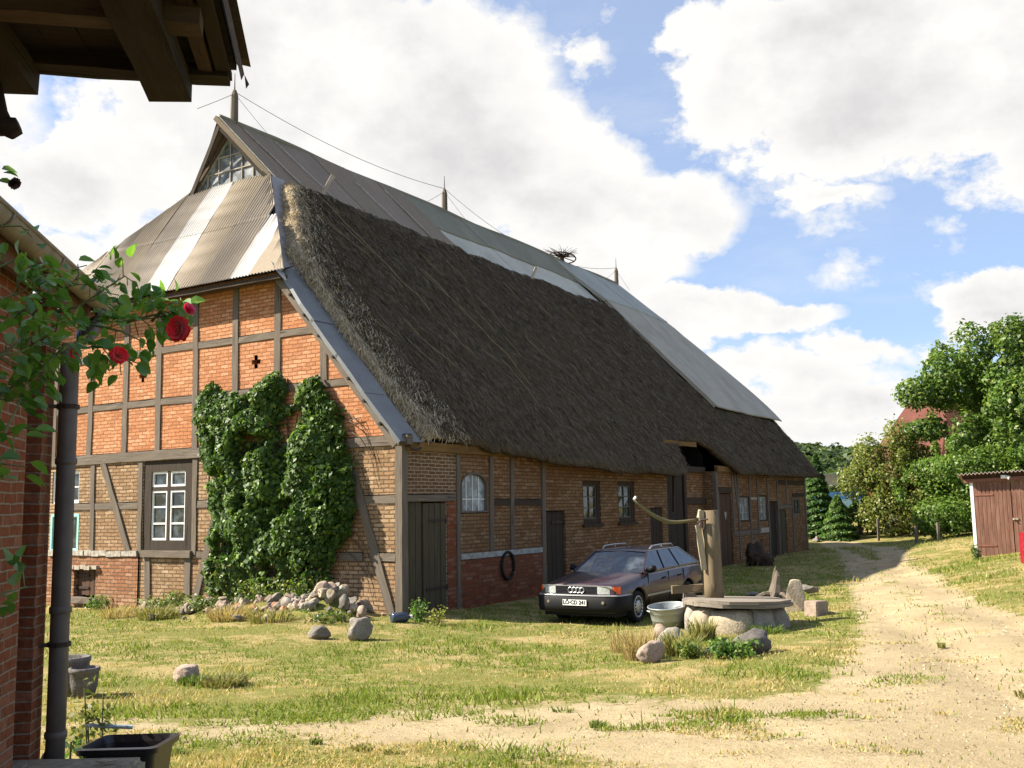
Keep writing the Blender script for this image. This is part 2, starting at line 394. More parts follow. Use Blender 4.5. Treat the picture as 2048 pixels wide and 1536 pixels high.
for (a, e, ra, re, s) in CL:
    d = t.new('ShaderNodeVectorMath', _operation='SUBTRACT', i0=q, i1=(a, e, 0)).outputs[0]
    d = t.new('ShaderNodeVectorMath', _operation='MULTIPLY', i0=d, i1=(1/ra/1.25, 1/re/1.25, 0)).outputs[0]
    L = t.new('ShaderNodeVectorMath', _operation='LENGTH', i0=d).outputs['Value']
    v = t.math('MULTIPLY', t.math('SUBTRACT', 1.0, L), s)
    mx = v if mx is None else t.math('MAXIMUM', mx, v)
# loose cumulus over the rest of the sky, away from the part described above
n3 = t.noise(dirv, 2.6, 6, .6)
front = t.ramp(t.math('ABSOLUTE', az), .65, .95)
rest = t.math('MULTIPLY', t.math('SUBTRACT', n3, .68), t.math('MULTIPLY', front, 3.0))
mx = t.math('MAXIMUM', mx, rest)
wisp = t.math('MULTIPLY', t.ramp(t.noise(t.mapping(ae, (5, 11, 1)), 1, 7, .6), .5, .85), .30)
cov = t.ramp(t.math('ADD', mx, t.math('MULTIPLY', t.math('SUBTRACT', nb.outputs[0], .5), 1.15)), .03, .20)
cov = t.math('MAXIMUM', cov, wisp)
cov = t.math('MAXIMUM', cov, t.ramp(el, .16, .02, 0, .55))
cov = t.math('MULTIPLY', cov, t.ramp(el, -.02, .01))
gr = t.math('MULTIPLY', t.ramp(t.noise(t.mapping(ae, (1,1,1), (.3,.1,0)), 5.5, 6, .6), .40, .66), t.ramp(mx, .18, .6))
ccol = t.mix(gr, (1.0, .985, .955), (.735, .72, .725))
bg2 = t.n.new('ShaderNodeBackground'); bg2.inputs[1].default_value = .365
t.l.new(ccol, bg2.inputs[0])
ms = t.new('ShaderNodeMixShader', Fac=cov, i1=bg1.outputs[0], i2=bg2.outputs[0])
t.l.new(ms.outputs[0], out.inputs[0])

# ------------------------------------------------------------------ terrain
C0x, C0y = -2.3254, 20.3432
YAW = 0.5457516
SB, CB = math.sin(YAW), math.cos(YAW)
BRZ = math.atan2(CB, SB)
def W(v, u): return (C0x+v*SB-u*CB, C0y+v*CB+u*SB)
def toVU(x, y):
    dx = np.asarray(x)-C0x; dy = np.asarray(y)-C0y
    return dx*SB+dy*CB, -dx*CB+dy*SB
TP=[W(-.3,0)+(0,),W(-.3,5)+(-.08,),W(-.3,10)+(-.18,),W(-.3,16)+(-.2,),
 W(5,0)+(-.06,),W(15,0)+(-.07,),W(30,0)+(-.05,),W(36,-2)+(.05,),W(15,8)+(-.1,),
 W(1.6,-3.25)+(-.2,),W(4.5,-3.5)+(-.17,),W(0,-2.2)+(-.14,),W(-2,-4)+(-.1,),
 W(1.4,-6.5)+(-.1,),W(-2,-7)+(-.04,),W(8,-5)+(-.06,),W(14,-7)+(.0,),W(20,-6)+(.03,),
 (-2.5,5.5,.42),(0,6.5,.42),(3,6.5,.4),(6,7,.4),(-6,6,.4),(0,0,.5),(0,-10,.5),
 (0,11,.12),(-5,12,.1),(5,12,.2),(-10,12,.1),(9,12,.35),
 (13,27,.5),(9,20,.28),(17,37,.6),(24,46,.65),(20,60,.8),(40,60,1),(60,30,.6),(-30,30,-.2),(-40,0,.3),(50,0,.5),(0,100,.8),(-60,80,0),(80,100,1)]
_T=np.array(TP,float)
def _U(r2): return np.where(r2>1e-9, r2*np.log(np.maximum(r2,1e-9)),0)
_n=len(_T)
_K=_U(((_T[:,None,:2]-_T[None,:,:2])**2).sum(-1))+np.eye(_n)*3.0
_M=np.zeros((_n+3,_n+3));_M[:_n,:_n]=_K;_M[:_n,_n]=1;_M[:_n,_n+1:]=_T[:,:2];_M[_n,:_n]=1;_M[_n+1:,:_n]=_T[:,:2].T
_w=np.linalg.solve(_M,np.r_[_T[:,2],0,0,0])
def terr(x,y):
    x=np.asarray(x,float);y=np.asarray(y,float)
    r2=(x[...,None]-_T[:,0])**2+(y[...,None]-_T[:,1])**2
    z=_U(r2)@_w[:_n]+_w[_n]+_w[_n+1]*x+_w[_n+2]*y
    d=np.sqrt(x*x+(y-20)**2)
    k=np.clip((d-70)/60,0,1)
    z=np.clip(z,-.6,1.4)
    hv,hu=toVU(x,y)
    for (mv,mu,sv,su,hh) in ((-.75,1.15,.55,.55,.42),(-.85,2.6,.6,.9,.26),(-.9,4.3,.6,1.1,.20),(-.8,6.0,.5,.8,.14)):
        z=z+hh*np.exp(-((hv-mv)/sv)**2-((hu-mu)/su)**2)
    return z*(1-k)+0.8*k

TRACK = [(16.4,54.5),(15.64,51.66),(14.95,48.2),(12.5,38.82),(10.17,31.21),(7.37,22.36),(6.06,17.89),(5.08,15.26),(4.35,13.52),(3.0,10.68),(2.31,10.22),(1.78,10.04),(1.12,10.73),(0.33,10.44),(-0.69,10.52),(-2.0,9.62),(-3.61,9.6),(-5.2,9.5),(-5.2,8.2),(-3.68,8.75),(-2.76,7.95),(-2.0,8.0),(-1.21,7.43),(-0.13,7.0),(0.5,6.3),(1.5,4.5),(8,4.5),(8.6,8),(8.3,12),(8.35,16.72),(8.58,18.76),(9.37,21.86),(11.62,27.99),(14.03,35.86),(15.78,41.58),(17.34,50.1),(18.0,54.5)]
STRIP = [(15.2,48.0),(15.9,47.6),(14.0,39.0),(13.1,35.9),(12.6,36.4),(13.6,40.5)]
def sdist(x, y, poly):
    x = np.asarray(x, float); y = np.asarray(y, float)
    P = np.array(poly); Q = np.roll(P, -1, axis=0)
    d = np.full(x.shape, 1e9); ins = np.zeros(x.shape, bool)
    for (ax, ay), (bx, by) in zip(P, Q):
        ex, ey = bx-ax, by-ay
        tt = np.clip(((x-ax)*ex+(y-ay)*ey)/(ex*ex+ey*ey), 0, 1)
        d = np.minimum(d, np.hypot(x-ax-tt*ex, y-ay-tt*ey))
        c = ((ay > y) != (by > y)) & (x < (bx-ax)*(y-ay)/((by-ay) if by != ay else 1e-9)+ax)
        ins ^= c
    return np.where(ins, d, -d)
RUTC = [(16.9,54),(16.3,50),(13.3,39),(11,31),(8.5,22.5),(7.3,17.5),(6.3,13),(5.2,8),(4.6,4)]
def cdist(x, y):
    d = np.full(np.shape(x), 1e9)
    for (ax, ay), (bx, by) in zip(RUTC[:-1], RUTC[1:]):
        ex, ey = bx-ax, by-ay; tt = np.clip(((x-ax)*ex+(y-ay)*ey)/(ex*ex+ey*ey), 0, 1); d = np.minimum(d, np.hypot(x-ax-tt*ex, y-ay-tt*ey))
    return d
def pathmask(x, y):
    s = sdist(x, y, TRACK)
    s = np.minimum(s, -sdist(x, y, STRIP)+.15)
    near = np.clip((13-np.asarray(y))/3, 0, 1)*np.clip((2.5-np.asarray(x))/3, 0, 1)
    w = .55+.75*near                                   # the near left arm is half grown over
    m = np.clip(.5+s/(2*w), 0, 1)
    m = m*(1-.14*near)
    # turf growing in between the ruts
    m = m - .35*np.clip(fbm(x*.55+3, y*.3, 21, 3)-.56, 0, 1)*4*np.clip((np.asarray(y)-9)/4, 0.5, 1)*.6
    cd_ = cdist(np.asarray(x, float), np.asarray(y, float)) if 'RUTC' in globals() else 9
    m = m - .42*np.exp(-(cd_/.38)**2)*np.clip((fbm(np.asarray(x)*.7, np.asarray(y)*.7, 61, 3)-.40)*5, 0, 1)
    return np.clip(m, 0, 1)
def axis(a, b, h, lo, hi, g=1.16):
    L = list(np.arange(a, b, h)); s = h
    while L[-1] < hi: s *= g; L.append(L[-1]+s)
    s = h; pre = []; x = a
    while x > lo: s *= g; x -= s; pre.append(x)
    return np.array(pre[::-1]+L)
XS = axis(-12, 20, .17, -700, 900); 
_y1 = list(np.arange(5.5, 24, .13)); _y2 = list(np.arange(24, 58, .34))
_y3 = []; s_ = .34; y_ = _y2[-1]
while y_ < 1300: s_ *= 1.16; y_ += s_; _y3.append(y_)
_y0 = []; s_ = .13; y_ = 5.5
while y_ > -60: s_ *= 1.2; y_ -= s_; _y0.append(y_)
YS = np.array(_y0[::-1]+_y1+_y2+_y3)
GX, GY = np.meshgrid(XS, YS)
GZ = terr(GX, GY)
PM = pathmask(GX, GY)
near_ = np.clip(1-np.hypot(GX, GY-18)/50, 0, 1)
CD = cdist(GX, GY)+(fbm(GX*.4, GY*.4, 33)-.5)*.5
GZ = GZ - .045*np.exp(-((CD-.8)/.26)**2)*PM + .02*np.exp(-(CD/.35)**2)*PM
GZ = GZ + near_*((fbm(GX*1.3, GY*1.3, 5)-.5)*.07*(1-PM) + (fbm(GX*5, GY*5, 9)-.5)*.03*(1-.6*PM)) - .035*PM*near_
def ground_z(x, y): return float(terr(np.array([x]), np.array([y]))[0])
mg, t, b = mat('turf_and_sand', .95, .1)
o = t.new('ShaderNodeTexCoord').outputs['Object']
pa = t.new('ShaderNodeAttribute', _attribute_name='path').outputs['Fac']
n1 = t.noise(o, 2.2, 6, .65); n2 = t.noise(o, 11, 5, .7); n3 = t.noise(o, .45, 4, .6); n4 = t.noise(o, 60, 3, .7)
pf = t.ramp(t.math('ADD', pa, t.math('ADD', t.math('MULTIPLY', t.math('SUBTRACT', n1, .5), .9), t.math('MULTIPLY', t.math('SUBTRACT', n2, .5), .7))), .44, .60)
sand = t.mix(t.ramp(n1, .35, .65), (.335,.265,.15), (.41,.335,.205))
sand = t.mix(t.math('MULTIPLY', t.ramp(n3, .42, .62), .65), sand, (.27,.21,.125))
sand = t.mix(t.math('MULTIPLY', t.ramp(n2, .54, .68), .5), sand, (.22,.165,.095))
sand = t.mix(t.math('MULTIPLY', t.ramp(t.noise(t.mapping(o, (1.5,.5,1), (7,3,0)), 1, 6, .7, .8), .5, .66), .55), sand, (.25,.19,.105))
turf = t.mix(t.ramp(n2, .35, .65), (.12,.13,.03), (.18,.17,.05))
turf = t.mix(t.ramp(t.math('ADD', n1, t.math('MULTIPLY', t.math('SUBTRACT', n3, .5), .9)), .46, .62), turf, (.30,.235,.105))
c = t.mix(pf, turf, sand)
k = t.ramp(n4, .3, .7, .75, 1.22)
c = t.mix(1.0, c, t.new('ShaderNodeCombineColor', i0=k, i1=k, i2=k).outputs[0], 'MULTIPLY')
t.l.new(c, b.inputs['Base Color'])
bump(t, b, t.math('ADD', t.math('MULTIPLY', n2, 1.0), t.math('MULTIPLY', n4, .5)), .8, .03)
ny, nx = GX.shape
V3 = np.stack([GX, GY, GZ], -1).reshape(-1, 3)
jj, ii = np.meshgrid(np.arange(ny-1), np.arange(nx-1), indexing='ij')
Q4 = np.stack([jj*nx+ii, jj*nx+ii+1, (jj+1)*nx+ii+1, (jj+1)*nx+ii], -1).reshape(-1, 4)
pmf = PM.ravel()[Q4].mean(1)
def sub_sheet(name, faces):
    used, inv = np.unique(faces.ravel(), return_inverse=True)
    me = bpy.data.meshes.new(name); n = len(faces)
    me.vertices.add(len(used)); me.vertices.foreach_set('co', V3[used].astype(np.float32).ravel())
    me.loops.add(n*4); me.loops.foreach_set('vertex_index', inv.astype(np.int32).ravel())
    me.polygons.add(n); me.polygons.foreach_set('loop_start', np.arange(0, n*4, 4, dtype=np.int32)); me.polygons.foreach_set('loop_total', np.full(n, 4, dtype=np.int32))
    me.polygons.foreach_set('use_smooth', np.ones(n, bool))
    a = me.attributes.new('path', 'FLOAT', 'POINT'); a.data.foreach_set('value', PM.ravel()[used].astype(np.float32))
    me.materials.append(mg); me.update(calc_edges=True); me.validate()
    ob = bpy.data.objects.new(name, me); COL.objects.link(ob); return ob
tag(sub_sheet('ground', Q4[pmf < .5]), kind='structure')
tag(sub_sheet('dirt_track', Q4[pmf >= .5]), kind='structure')

# ------------------------------------------------------------------ grass, gravel
def grass_field(n, seed):
    r = np.random.default_rng(seed)
    a = r.uniform(-.66, .62, n); d = 5.6*np.exp(r.uniform(0, 1, n)*math.log(48/5.6))
    x = d*np.tan(a); y = d
    v, u = toVU(x, y)
    keep = ~((v > -.05) & (v < 31) & (u > -.1) & (u < 16))
    pm = pathmask(x, y) + (fbm(x*2.2, y*2.2, 3)-.5)*.8
    pm = pm - 1.1*np.clip((fbm(x*1.2, y*2.6, 88, 3)-.60)*7, 0, 1)*np.clip((17-y)/4, .25, 1)
    keep &= r.uniform(0, 1, n) > np.clip((pm-.25)*2.2, 0, .978)
    keep &= r.uniform(0, 1, n) < .35+1.1*fbm(x*1.7, y*1.7, 40)
    x, y, d = x[keep], y[keep], d[keep]; n = len(x)
    dry = np.clip((fbm(x*.8, y*.8, 51, 4)-.43)*6+.18+(fbm(x*.28+4, y*.28, 57, 2)-.5)*1.6, 0, 1)
    v, u = toVU(x, y)
    dry = np.clip(dry - .45*np.clip((u < -1.0)*(u > -5.0)*(v > -1)*1.0, 0, 1) + .25*((v < -1.2)&(v > -4)&(u > -1)), 0, 1)
    h = (.020+.042*r.uniform(0, 1, n)**2)*(1-.4*dry)*(1+.8*(fbm(x*1.1, y*1.1, 8) > .6))
    h = h*np.clip(.8+d/40, .8, 1.6)
    tall = (r.uniform(0, 1, n) < .004); h = np.where(tall, h*2.6, h)
    th = r.uniform(0, 2*math.pi, n); wd_ = (.004+.00042*d)*r.uniform(.7, 1.3, n)
    z = terr(x, y) + (fbm(x*1.3, y*1.3, 5)-.5)*.07*np.clip(1-np.hypot(x, y-18)/50, 0, 1) - .012
    dx, dy = np.cos(th)*wd_, np.sin(th)*wd_
    lx, ly = r.normal(0, .5, n)*h, r.normal(0, .5, n)*h
    A = np.stack([x-dx, y-dy, z], -1); B = np.stack([x+dx, y+dy, z], -1); C = np.stack([x+lx, y+ly, z+h], -1)
    V = np.stack([A, B, C], 1).reshape(-1, 3)
    g = r.uniform(0, 1, (n, 1))
    green = np.array([.10, .155, .020])*(1-g)+np.array([.22, .25, .04])*g
    straw = np.array([.35, .26, .10])*(1-g)+np.array([.48, .385, .17])*g
    isdry = (r.uniform(0, 1, n) < dry*.85)[:, None]
    return V, np.where(isdry, straw, green)
Vg, Cg = grass_field(330000, 5)
tag(soup('grass', Vg, 3, M['grassmat'], Cg), kind='stuff', label='short dry yellow-green grass covering the farmyard', cat='grass')
def gravel(n, seed):
    r = np.random.default_rng(seed)
    a = r.uniform(-.4, .6, n); d = 5.8*np.exp(r.uniform(0, 1, n)*math.log(24/5.8)); x = d*np.tan(a); y = d
    keep = pathmask(x, y)+(fbm(x*2.2, y*2.2, 3)-.5)*.6 > .5; x, y, d = x[keep], y[keep], d[keep]; n = len(x)
    s = (.004+.016*r.uniform(0, 1, n)**4)*np.clip(d/9, .9, 1.6); z = terr(x, y)-.03
    tet = np.array([[1,0,0],[-.5,.87,0],[-.5,-.87,0],[.1,.1,.9]])
    th = r.uniform(0, 6.28, n); c, s_ = np.cos(th), np.sin(th)
    Pv = np.stack([np.stack([x+s*(q[0]*c-q[1]*s_), y+s*(q[0]*s_+q[1]*c), z+s*q[2]], -1) for q in tet], 1)
    F = [(0,1,3),(1,2,3),(2,0,3)]
    V = np.concatenate([Pv[:, f, :].reshape(-1, 3) for f in F])
    g = r.uniform(.55, 1.3, (n, 1)); cc = np.array([.30,.245,.165])*g
    return V, np.concatenate([cc]*3)
Vp, Cp = gravel(26000, 8)
tag(soup('gravel', Vp, 3, M['straw'], Cp), kind='stuff', label='loose pebbles lying on the sandy track', cat='gravel')
# ------------------------------------------------------------------ the thatched barn (local axes: x along the long side, y along the gable to the left, z up)
barn = empty('thatched_barn', (C0x, C0y, 0), BRZ, 'long half-timbered brick barn with dark thatch and corrugated sheet roof', 'barn')
HW = 7.77; RZ = 12.78; BL = 30.55; SL = 1.19; EZ = 3.55
def rz_(u): return EZ + SL*u if u <= HW else EZ + SL*(2*HW-u)
NRM = Vector((0, -SL, 1)).normalized()
def RP(v, u, off=0.0):       # point on the right-hand roof plane, pushed out by off
    return (v, u+NRM.y*off, EZ+SL*u+NRM.z*off)
def G(a, z, d=0.0): return (-d, a, z)       # gable wall plane
def S(a, z, d=0.0): return (a, -d, z)       # long side wall plane
def pbox(mb, pl, a0, a1, z0, z1, d0, d1, mi=0):
    vs = [pl(a, z, d) for a in (a0, a1) for d in (d0, d1) for z in (z0, z1)]
    return mb.add(vs, [(0,1,3,2),(4,6,7,5),(0,4,5,1),(2,3,7,6),(0,2,6,4),(1,5,7,3)], mi=mi)
def clip_poly(poly, hp):
    for (a, b, c) in hp:                       # keep a*x+b*y<=c
        outp = []
        for i in range(len(poly)):
            p, q = poly[i], poly[(i+1) % len(poly)]
            dp = a*p[0]+b*p[1]-c; dq = a*q[0]+b*q[1]-c
            if dp <= 0: outp.append(p)
            if (dp < 0) != (dq < 0) and dp != dq:
                k = dp/(dp-dq); outp.append((p[0]+(q[0]-p[0])*k, p[1]+(q[1]-p[1])*k))
        poly = outp
        if len(poly) < 3: return []
    return poly
def wall(name, pl, a0, a1, z0, z1, holes, m, depth=.22, hp=(), parent=barn, base=0.0):
    mb = MB()
    As = sorted(set([a0, a1]+[h[i] for h in holes for i in (0, 1) if a0 < h[i] < a1])); Zs = sorted(set([z0, z1]+[h[i] for h in holes for i in (2, 3) if z0 < h[i] < z1]))
    for i in range(len(As)-1):
        for j in range(len(Zs)-1):
            ca, cz = (As[i]+As[i+1])/2, (Zs[j]+Zs[j+1])/2
            if any(h[0] < ca < h[1] and h[2] < cz < h[3] for h in holes): continue
            P = clip_poly([(As[i],Zs[j]),(As[i+1],Zs[j]),(As[i+1],Zs[j+1]),(As[i],Zs[j+1])], hp)
            if P: mb.add([pl(a, z, base) for a, z in P], [tuple(range(len(P)))])
    for h in holes:
        q = [(h[0],h[2]),(h[1],h[2]),(h[1],h[3]),(h[0],h[3])]
        for i in range(4):
            (a, z), (c, d) = q[i], q[(i+1) % 4]
            mid = ((a+c)/2, (z+d)/2)
            if any(o is not h and o[0]-1e-6 <= mid[0] <= o[1]+1e-6 and o[2]-1e-6 <= mid[1] <= o[3]+1e-6 for o in holes): continue
            mb.add([pl(a,z,base), pl(c,d,base), pl(c,d,base-depth), pl(a,z,base-depth)], [(0,1,2,3)])
    return mb.build(name, m, parent)
def beam(name, pl, p, q, w, proud=.03, m=None, thick=.12, jit=.007, seg=None, gap=True):  # gap: add the painted shadow line beside the timber
    mb = MB(); L = math.hypot(q[0]-p[0], q[1]-p[1])
    out_ = Vector(pl(0, 0, 1)) - Vector(pl(0, 0, 0))
    P0 = Vector(pl(p[0], p[1], proud-thick/2)); P1 = Vector(pl(q[0], q[1], proud-thick/2))
    mb.bar(P0, P1, w, thick, up=out_, jit=jit, seg=seg or max(2, int(L/.35)))
    if gap:                                   # near-black strip painting the shadow line along one edge of the timber
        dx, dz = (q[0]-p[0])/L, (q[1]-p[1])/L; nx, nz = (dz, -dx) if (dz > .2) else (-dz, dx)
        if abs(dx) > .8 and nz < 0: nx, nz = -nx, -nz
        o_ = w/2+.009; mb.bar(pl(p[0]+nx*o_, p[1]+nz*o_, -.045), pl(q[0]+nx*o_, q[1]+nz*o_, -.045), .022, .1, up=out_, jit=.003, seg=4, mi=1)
    return mb.build(name, [m or M['timber'], M['gap']], barn)  # M['gap'] is the painted shadow line, not an open joint

M['gap'] = plain('timber_shadow_line', (.02,.014,.010), .95, .05)  # colour of the shadow line painted beside the timbers
# --- gable: brick infill
rake = [(-SL, 1, EZ-.05), (SL, 1, EZ-.05+SL*2*HW)]
cross = []
for c in (8.01, 4.11):
    cross += [(c-.05, c+.05, 5.37, 5.68), (c-.14, c-.05, 5.475, 5.575), (c+.05, c+.14, 5.475, 5.575)]
wall('upper_gable_wall', G, 0, 2*HW, 3.52, 7.75, cross, M['brick_up'], hp=rake)
WIN_G = (6.12, 7.86, 1.17, 3.40)
W_UP = (10.38, 11.5, 2.43, 3.27); W_TEAL = (10.33, 11.5, 1.18, 2.16)
HATCH = (9.53, 10.40, .05, .76)
wall('lower_gable_wall', G, 0, 2*HW, 1.16, 3.52, [WIN_G, W_UP, W_TEAL], M['brick_low'])
wall('gable_plinth_wall', G, 0, 7.95, -.6, 1.16, [], M['brick_low'])
wall('red_plinth_wall', G, 7.95, 2*HW, -.6, 1.16, [HATCH], M['brick_plinth'], base=.04)
# near-black sheets painting the unlit interior behind every opening
mb = MB(); gp = [(.3,-.5),(15.2,-.5),(15.2,3.3),(11.5,7.7),(4.0,7.7),(.3,3.3)]
mb.add([(.32, y, z) for y, z in gp], [tuple(range(6))]); mb.box(.3, 13.9, .30, .34, -.5, 3.3); mb.box(18.6, 30, .30, .34, -.5, 3.3); mb.box(13.9, 18.6, 1.6, 1.64, 3.2, 5.2); mb.box(13.9, 18.6, .46, 1.6, 3.2, 3.24); mb.add([(13.9,.46,3.2),(13.9,1.6,3.2),(13.9,1.6,5.2),(13.9,.46,3.9)],[(0,1,2,3)]); mb.add([(18.6,.46,3.2),(18.6,1.6,3.2),(18.6,1.6,5.2),(18.6,.46,3.9)],[(0,1,2,3)])
mb.build('dark_backing', plain('unlit_interior', (.012,.010,.009), .95, .05), barn)
# --- gable: timber frame
def posts(L, w, **k):
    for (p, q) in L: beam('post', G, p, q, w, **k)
T = .185
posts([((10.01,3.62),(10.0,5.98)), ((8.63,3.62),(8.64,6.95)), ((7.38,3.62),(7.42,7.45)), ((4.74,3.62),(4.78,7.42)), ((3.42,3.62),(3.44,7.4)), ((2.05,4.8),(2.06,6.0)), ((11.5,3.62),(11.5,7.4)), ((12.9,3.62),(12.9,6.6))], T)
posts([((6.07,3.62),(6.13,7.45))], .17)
for i, z in enumerate((6.09, 4.83)):
    xs = [.75+(z-4.83)/SL+.25, 3.43, 4.76, 6.1, 7.40, 8.63, 10.0, 11.5, 12.9, 14.4-(z-4.83)/SL]
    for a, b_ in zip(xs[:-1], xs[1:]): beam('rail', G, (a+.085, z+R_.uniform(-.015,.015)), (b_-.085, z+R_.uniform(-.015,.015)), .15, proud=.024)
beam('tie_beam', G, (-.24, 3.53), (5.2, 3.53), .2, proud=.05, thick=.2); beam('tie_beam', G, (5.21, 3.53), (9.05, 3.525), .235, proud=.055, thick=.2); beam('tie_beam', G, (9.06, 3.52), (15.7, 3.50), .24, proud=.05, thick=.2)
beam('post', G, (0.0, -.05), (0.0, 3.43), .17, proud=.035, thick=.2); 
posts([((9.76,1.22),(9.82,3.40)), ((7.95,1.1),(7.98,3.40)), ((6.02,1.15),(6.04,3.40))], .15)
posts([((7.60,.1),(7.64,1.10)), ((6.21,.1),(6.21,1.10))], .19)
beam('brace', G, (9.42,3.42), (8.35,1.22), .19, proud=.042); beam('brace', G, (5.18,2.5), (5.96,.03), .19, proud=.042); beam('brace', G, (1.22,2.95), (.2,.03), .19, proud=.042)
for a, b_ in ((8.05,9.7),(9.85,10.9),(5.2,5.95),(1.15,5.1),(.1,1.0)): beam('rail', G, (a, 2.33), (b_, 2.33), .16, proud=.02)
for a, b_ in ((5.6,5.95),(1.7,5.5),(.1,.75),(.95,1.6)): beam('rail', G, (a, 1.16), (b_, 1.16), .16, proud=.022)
mb = MB()
for k in range(12):
    a = 7.98+k*.29; pbox(mb, G, a, a+.275, 1.10+R_.uniform(-.02,.02), 1.225+R_.uniform(-.015,.02), -.05, .075+R_.uniform(-.01,.02))
mb.build('ledge', M['mortar_white'], barn)
mb = MB(); pbox(mb, G, 5.95, 7.85, -.35, .09, -.05, .06); mb.build('stone_sill', M['stone_buff'], barn)

def window(pl, a0, a1, z0, z1, cols, rows, fr, sash, rec=.1, frw=.08, bar=.03, gl='glass', sillm=None, mid=None):
    """outer frame (part) with sash bars and panes as sub-parts"""
    mb = MB(); d0, d1 = -rec-.06, -rec+.05
    pbox(mb, pl, a0, a0+frw, z0, z1, d0, d1); pbox(mb, pl, a1-frw, a1, z0, z1, d0, d1)
    pbox(mb, pl, a0+frw, a1-frw, z0, z0+frw, d0, d1-.002); pbox(mb, pl, a0+frw, a1-frw, z1-frw, z1, d0, d1-.002)
    wn = mb.build('window', fr, barn)
    A0, A1, Z0, Z1 = a0+frw, a1-frw, z0+frw, z1-frw
    if mid:                                   # a mullion and a transom in the frame's own timber
        mb = MB(); mw = mid[0]; zt = mid[1]
        pbox(mb, pl, (A0+A1)/2-mw/2, (A0+A1)/2+mw/2, Z0, Z1, d0, d1-.012); pbox(mb, pl, A0, (A0+A1)/2-mw/2, zt-mw/2, zt+mw/2, d0, d1-.015); pbox(mb, pl, (A0+A1)/2+mw/2, A1, zt-mw/2, zt+mw/2, d0, d1-.015)
        mb.build('mullion', fr, wn)
        cells = []
        for (x0, x1) in ((A0, (A0+A1)/2-mw/2), ((A0+A1)/2+mw/2, A1)):
            cells.append((x0, x1, zt+mw/2, Z1, 1, 1)); cells.append((x0, x1, Z0, zt-mw/2, 1, 3))
    else: cells = [(A0, A1, Z0, Z1, cols, rows)]
    for (x0, x1, y0, y1, nc, nr) in cells:
        mb = MB(); e0, e1 = -rec-.035, -rec+.022
        b_ = bar
        pbox(mb, pl, x0, x0+b_, y0, y1, e0, e1); pbox(mb, pl, x1-b_, x1, y0, y1, e0, e1)
        pbox(mb, pl, x0+b_, x1-b_, y0, y0+b_, e0, e1-.002); pbox(mb, pl, x0+b_, x1-b_, y1-b_, y1, e0, e1-.002)
        for i in range(1, nc): x = x0+(x1-x0)*i/nc; pbox(mb, pl, x-b_*.4, x+b_*.4, y0+b_, y1-b_, e0+.01, e1-.006)
        for j in range(1, nr): y = y0+(y1-y0)*j/nr; pbox(mb, pl, x0+b_, x1-b_, y-b_*.4, y+b_*.4, e0+.012, e1-.009)
        mb.build('sash', sash, wn)
        mb = MB()
        for i in range(nc):
            for j in range(nr):
                xa, xb = x0+(x1-x0)*i/nc, x0+(x1-x0)*(i+1)/nc; ya, yb = y0+(y1-y0)*j/nr, y0+(y1-y0)*(j+1)/nr
                k = [R_.uniform(-.006,.006) for _ in range(4)]
                dd = -rec-.012
                mb.add([pl(xa,ya,dd+k[0]), pl(xb,ya,dd+k[1]), pl(xb,yb,dd+k[2]), pl(xa,yb,dd+k[3])], [(0,1,2,3)])
        mb.build('pane', M[gl], wn)
    if sillm:
        mb = MB(); pbox(mb, pl, a0-.06, a1+.06, z0-.09, z0, -rec, .07); mb.build('sill', sillm, wn)
    return wn
window(G, 6.12, 7.86, 1.22, 3.40, 0, 0, M['plank_black'], M['white_paint'], rec=.06, frw=.27, bar=.05, mid=(.09, 2.72))
mb = MB(); mb.bar(G(6.06,1.17,.04), G(7.8,1.17,.04), .13, .16, jit=.006, seg=4); mb.build('sill', M['timber'], barn)
window(G, 10.38, 11.5, 2.43, 3.27, 2, 2, M['white_paint'], M['white_paint'], rec=.08, frw=.05, bar=.035)
window(G, 10.33, 11.5, 1.18, 2.16, 2, 1, M['teal_paint'], M['teal_paint'], rec=.04, frw=.07, bar=.03)
def door(pl, a0, a1, z0, z1, m, rec=.1, n=5, hinges=(), hm='iron', name='door', lean=0.0):
    mb = MB(); w = (a1-a0)/n
    for i in range(n):
        x0 = a0+w*i+.004; dz = R_.uniform(-.02,.02); dd = R_.uniform(-.007,.007)
        vs = [pl(a, z, -rec+dd+d+lean*(i/n)) for a in (x0, x0+w-.010) for d in (-.045, 0) for z in (z0+dz, z1+R_.uniform(-.01,.01))]
        o_ = R_.uniform(0,9)
        mb.add(vs, [(0,1,3,2),(4,6,7,5),(0,4,5,1),(2,3,7,6),(0,2,6,4),(1,5,7,3)], [[(o_,0),(o_,z1),(o_+.03,z1),(o_+.03,0)],[(o_,0),(o_+.03,0),(o_+.03,z1),(o_,z1)],[(o_,0),(o_+w,0),(o_+w,z1),(o_,z1)],[(o_,0),(o_,z1),(o_+w,z1),(o_+w,0)],[(o_,0)]*4,[(o_,0)]*4])
    d_ = mb.build(name, m, barn)
    for (ha, hb, hz) in hinges:
        mb = MB(); pbox(mb, pl, ha, hb, hz-.03, hz+.03, -rec+.012, -rec+.028); pbox(mb, pl, hb-.02, hb+.05, hz-.06, hz+.06, -rec+.012, -rec+.04); mb.build('hinge', M[hm], d_)
    return d_
hd = door(G, 9.55, 10.38, .10, .74, M['plank_brown'], rec=.06, n=5, hinges=((9.9,10.36,.30),(9.9,10.36,.6)), name='hatch_door')
mb = MB()
for k in range(5): pbox(mb, G, 9.42+k*.225, 9.42+k*.225+.215, .765+R_.uniform(-.015,.01), .87+R_.uniform(-.03,.02), -.02, .13+R_.uniform(-.03,.03))
mb.build('lintel', M['timber_pale'], barn)
mb = MB(); mb.bar(G(9.5,.0,.12), G(10.45,.0,.12), .22, .14, jit=.012, seg=4); mb.build('doorstep', M['timber'], barn)

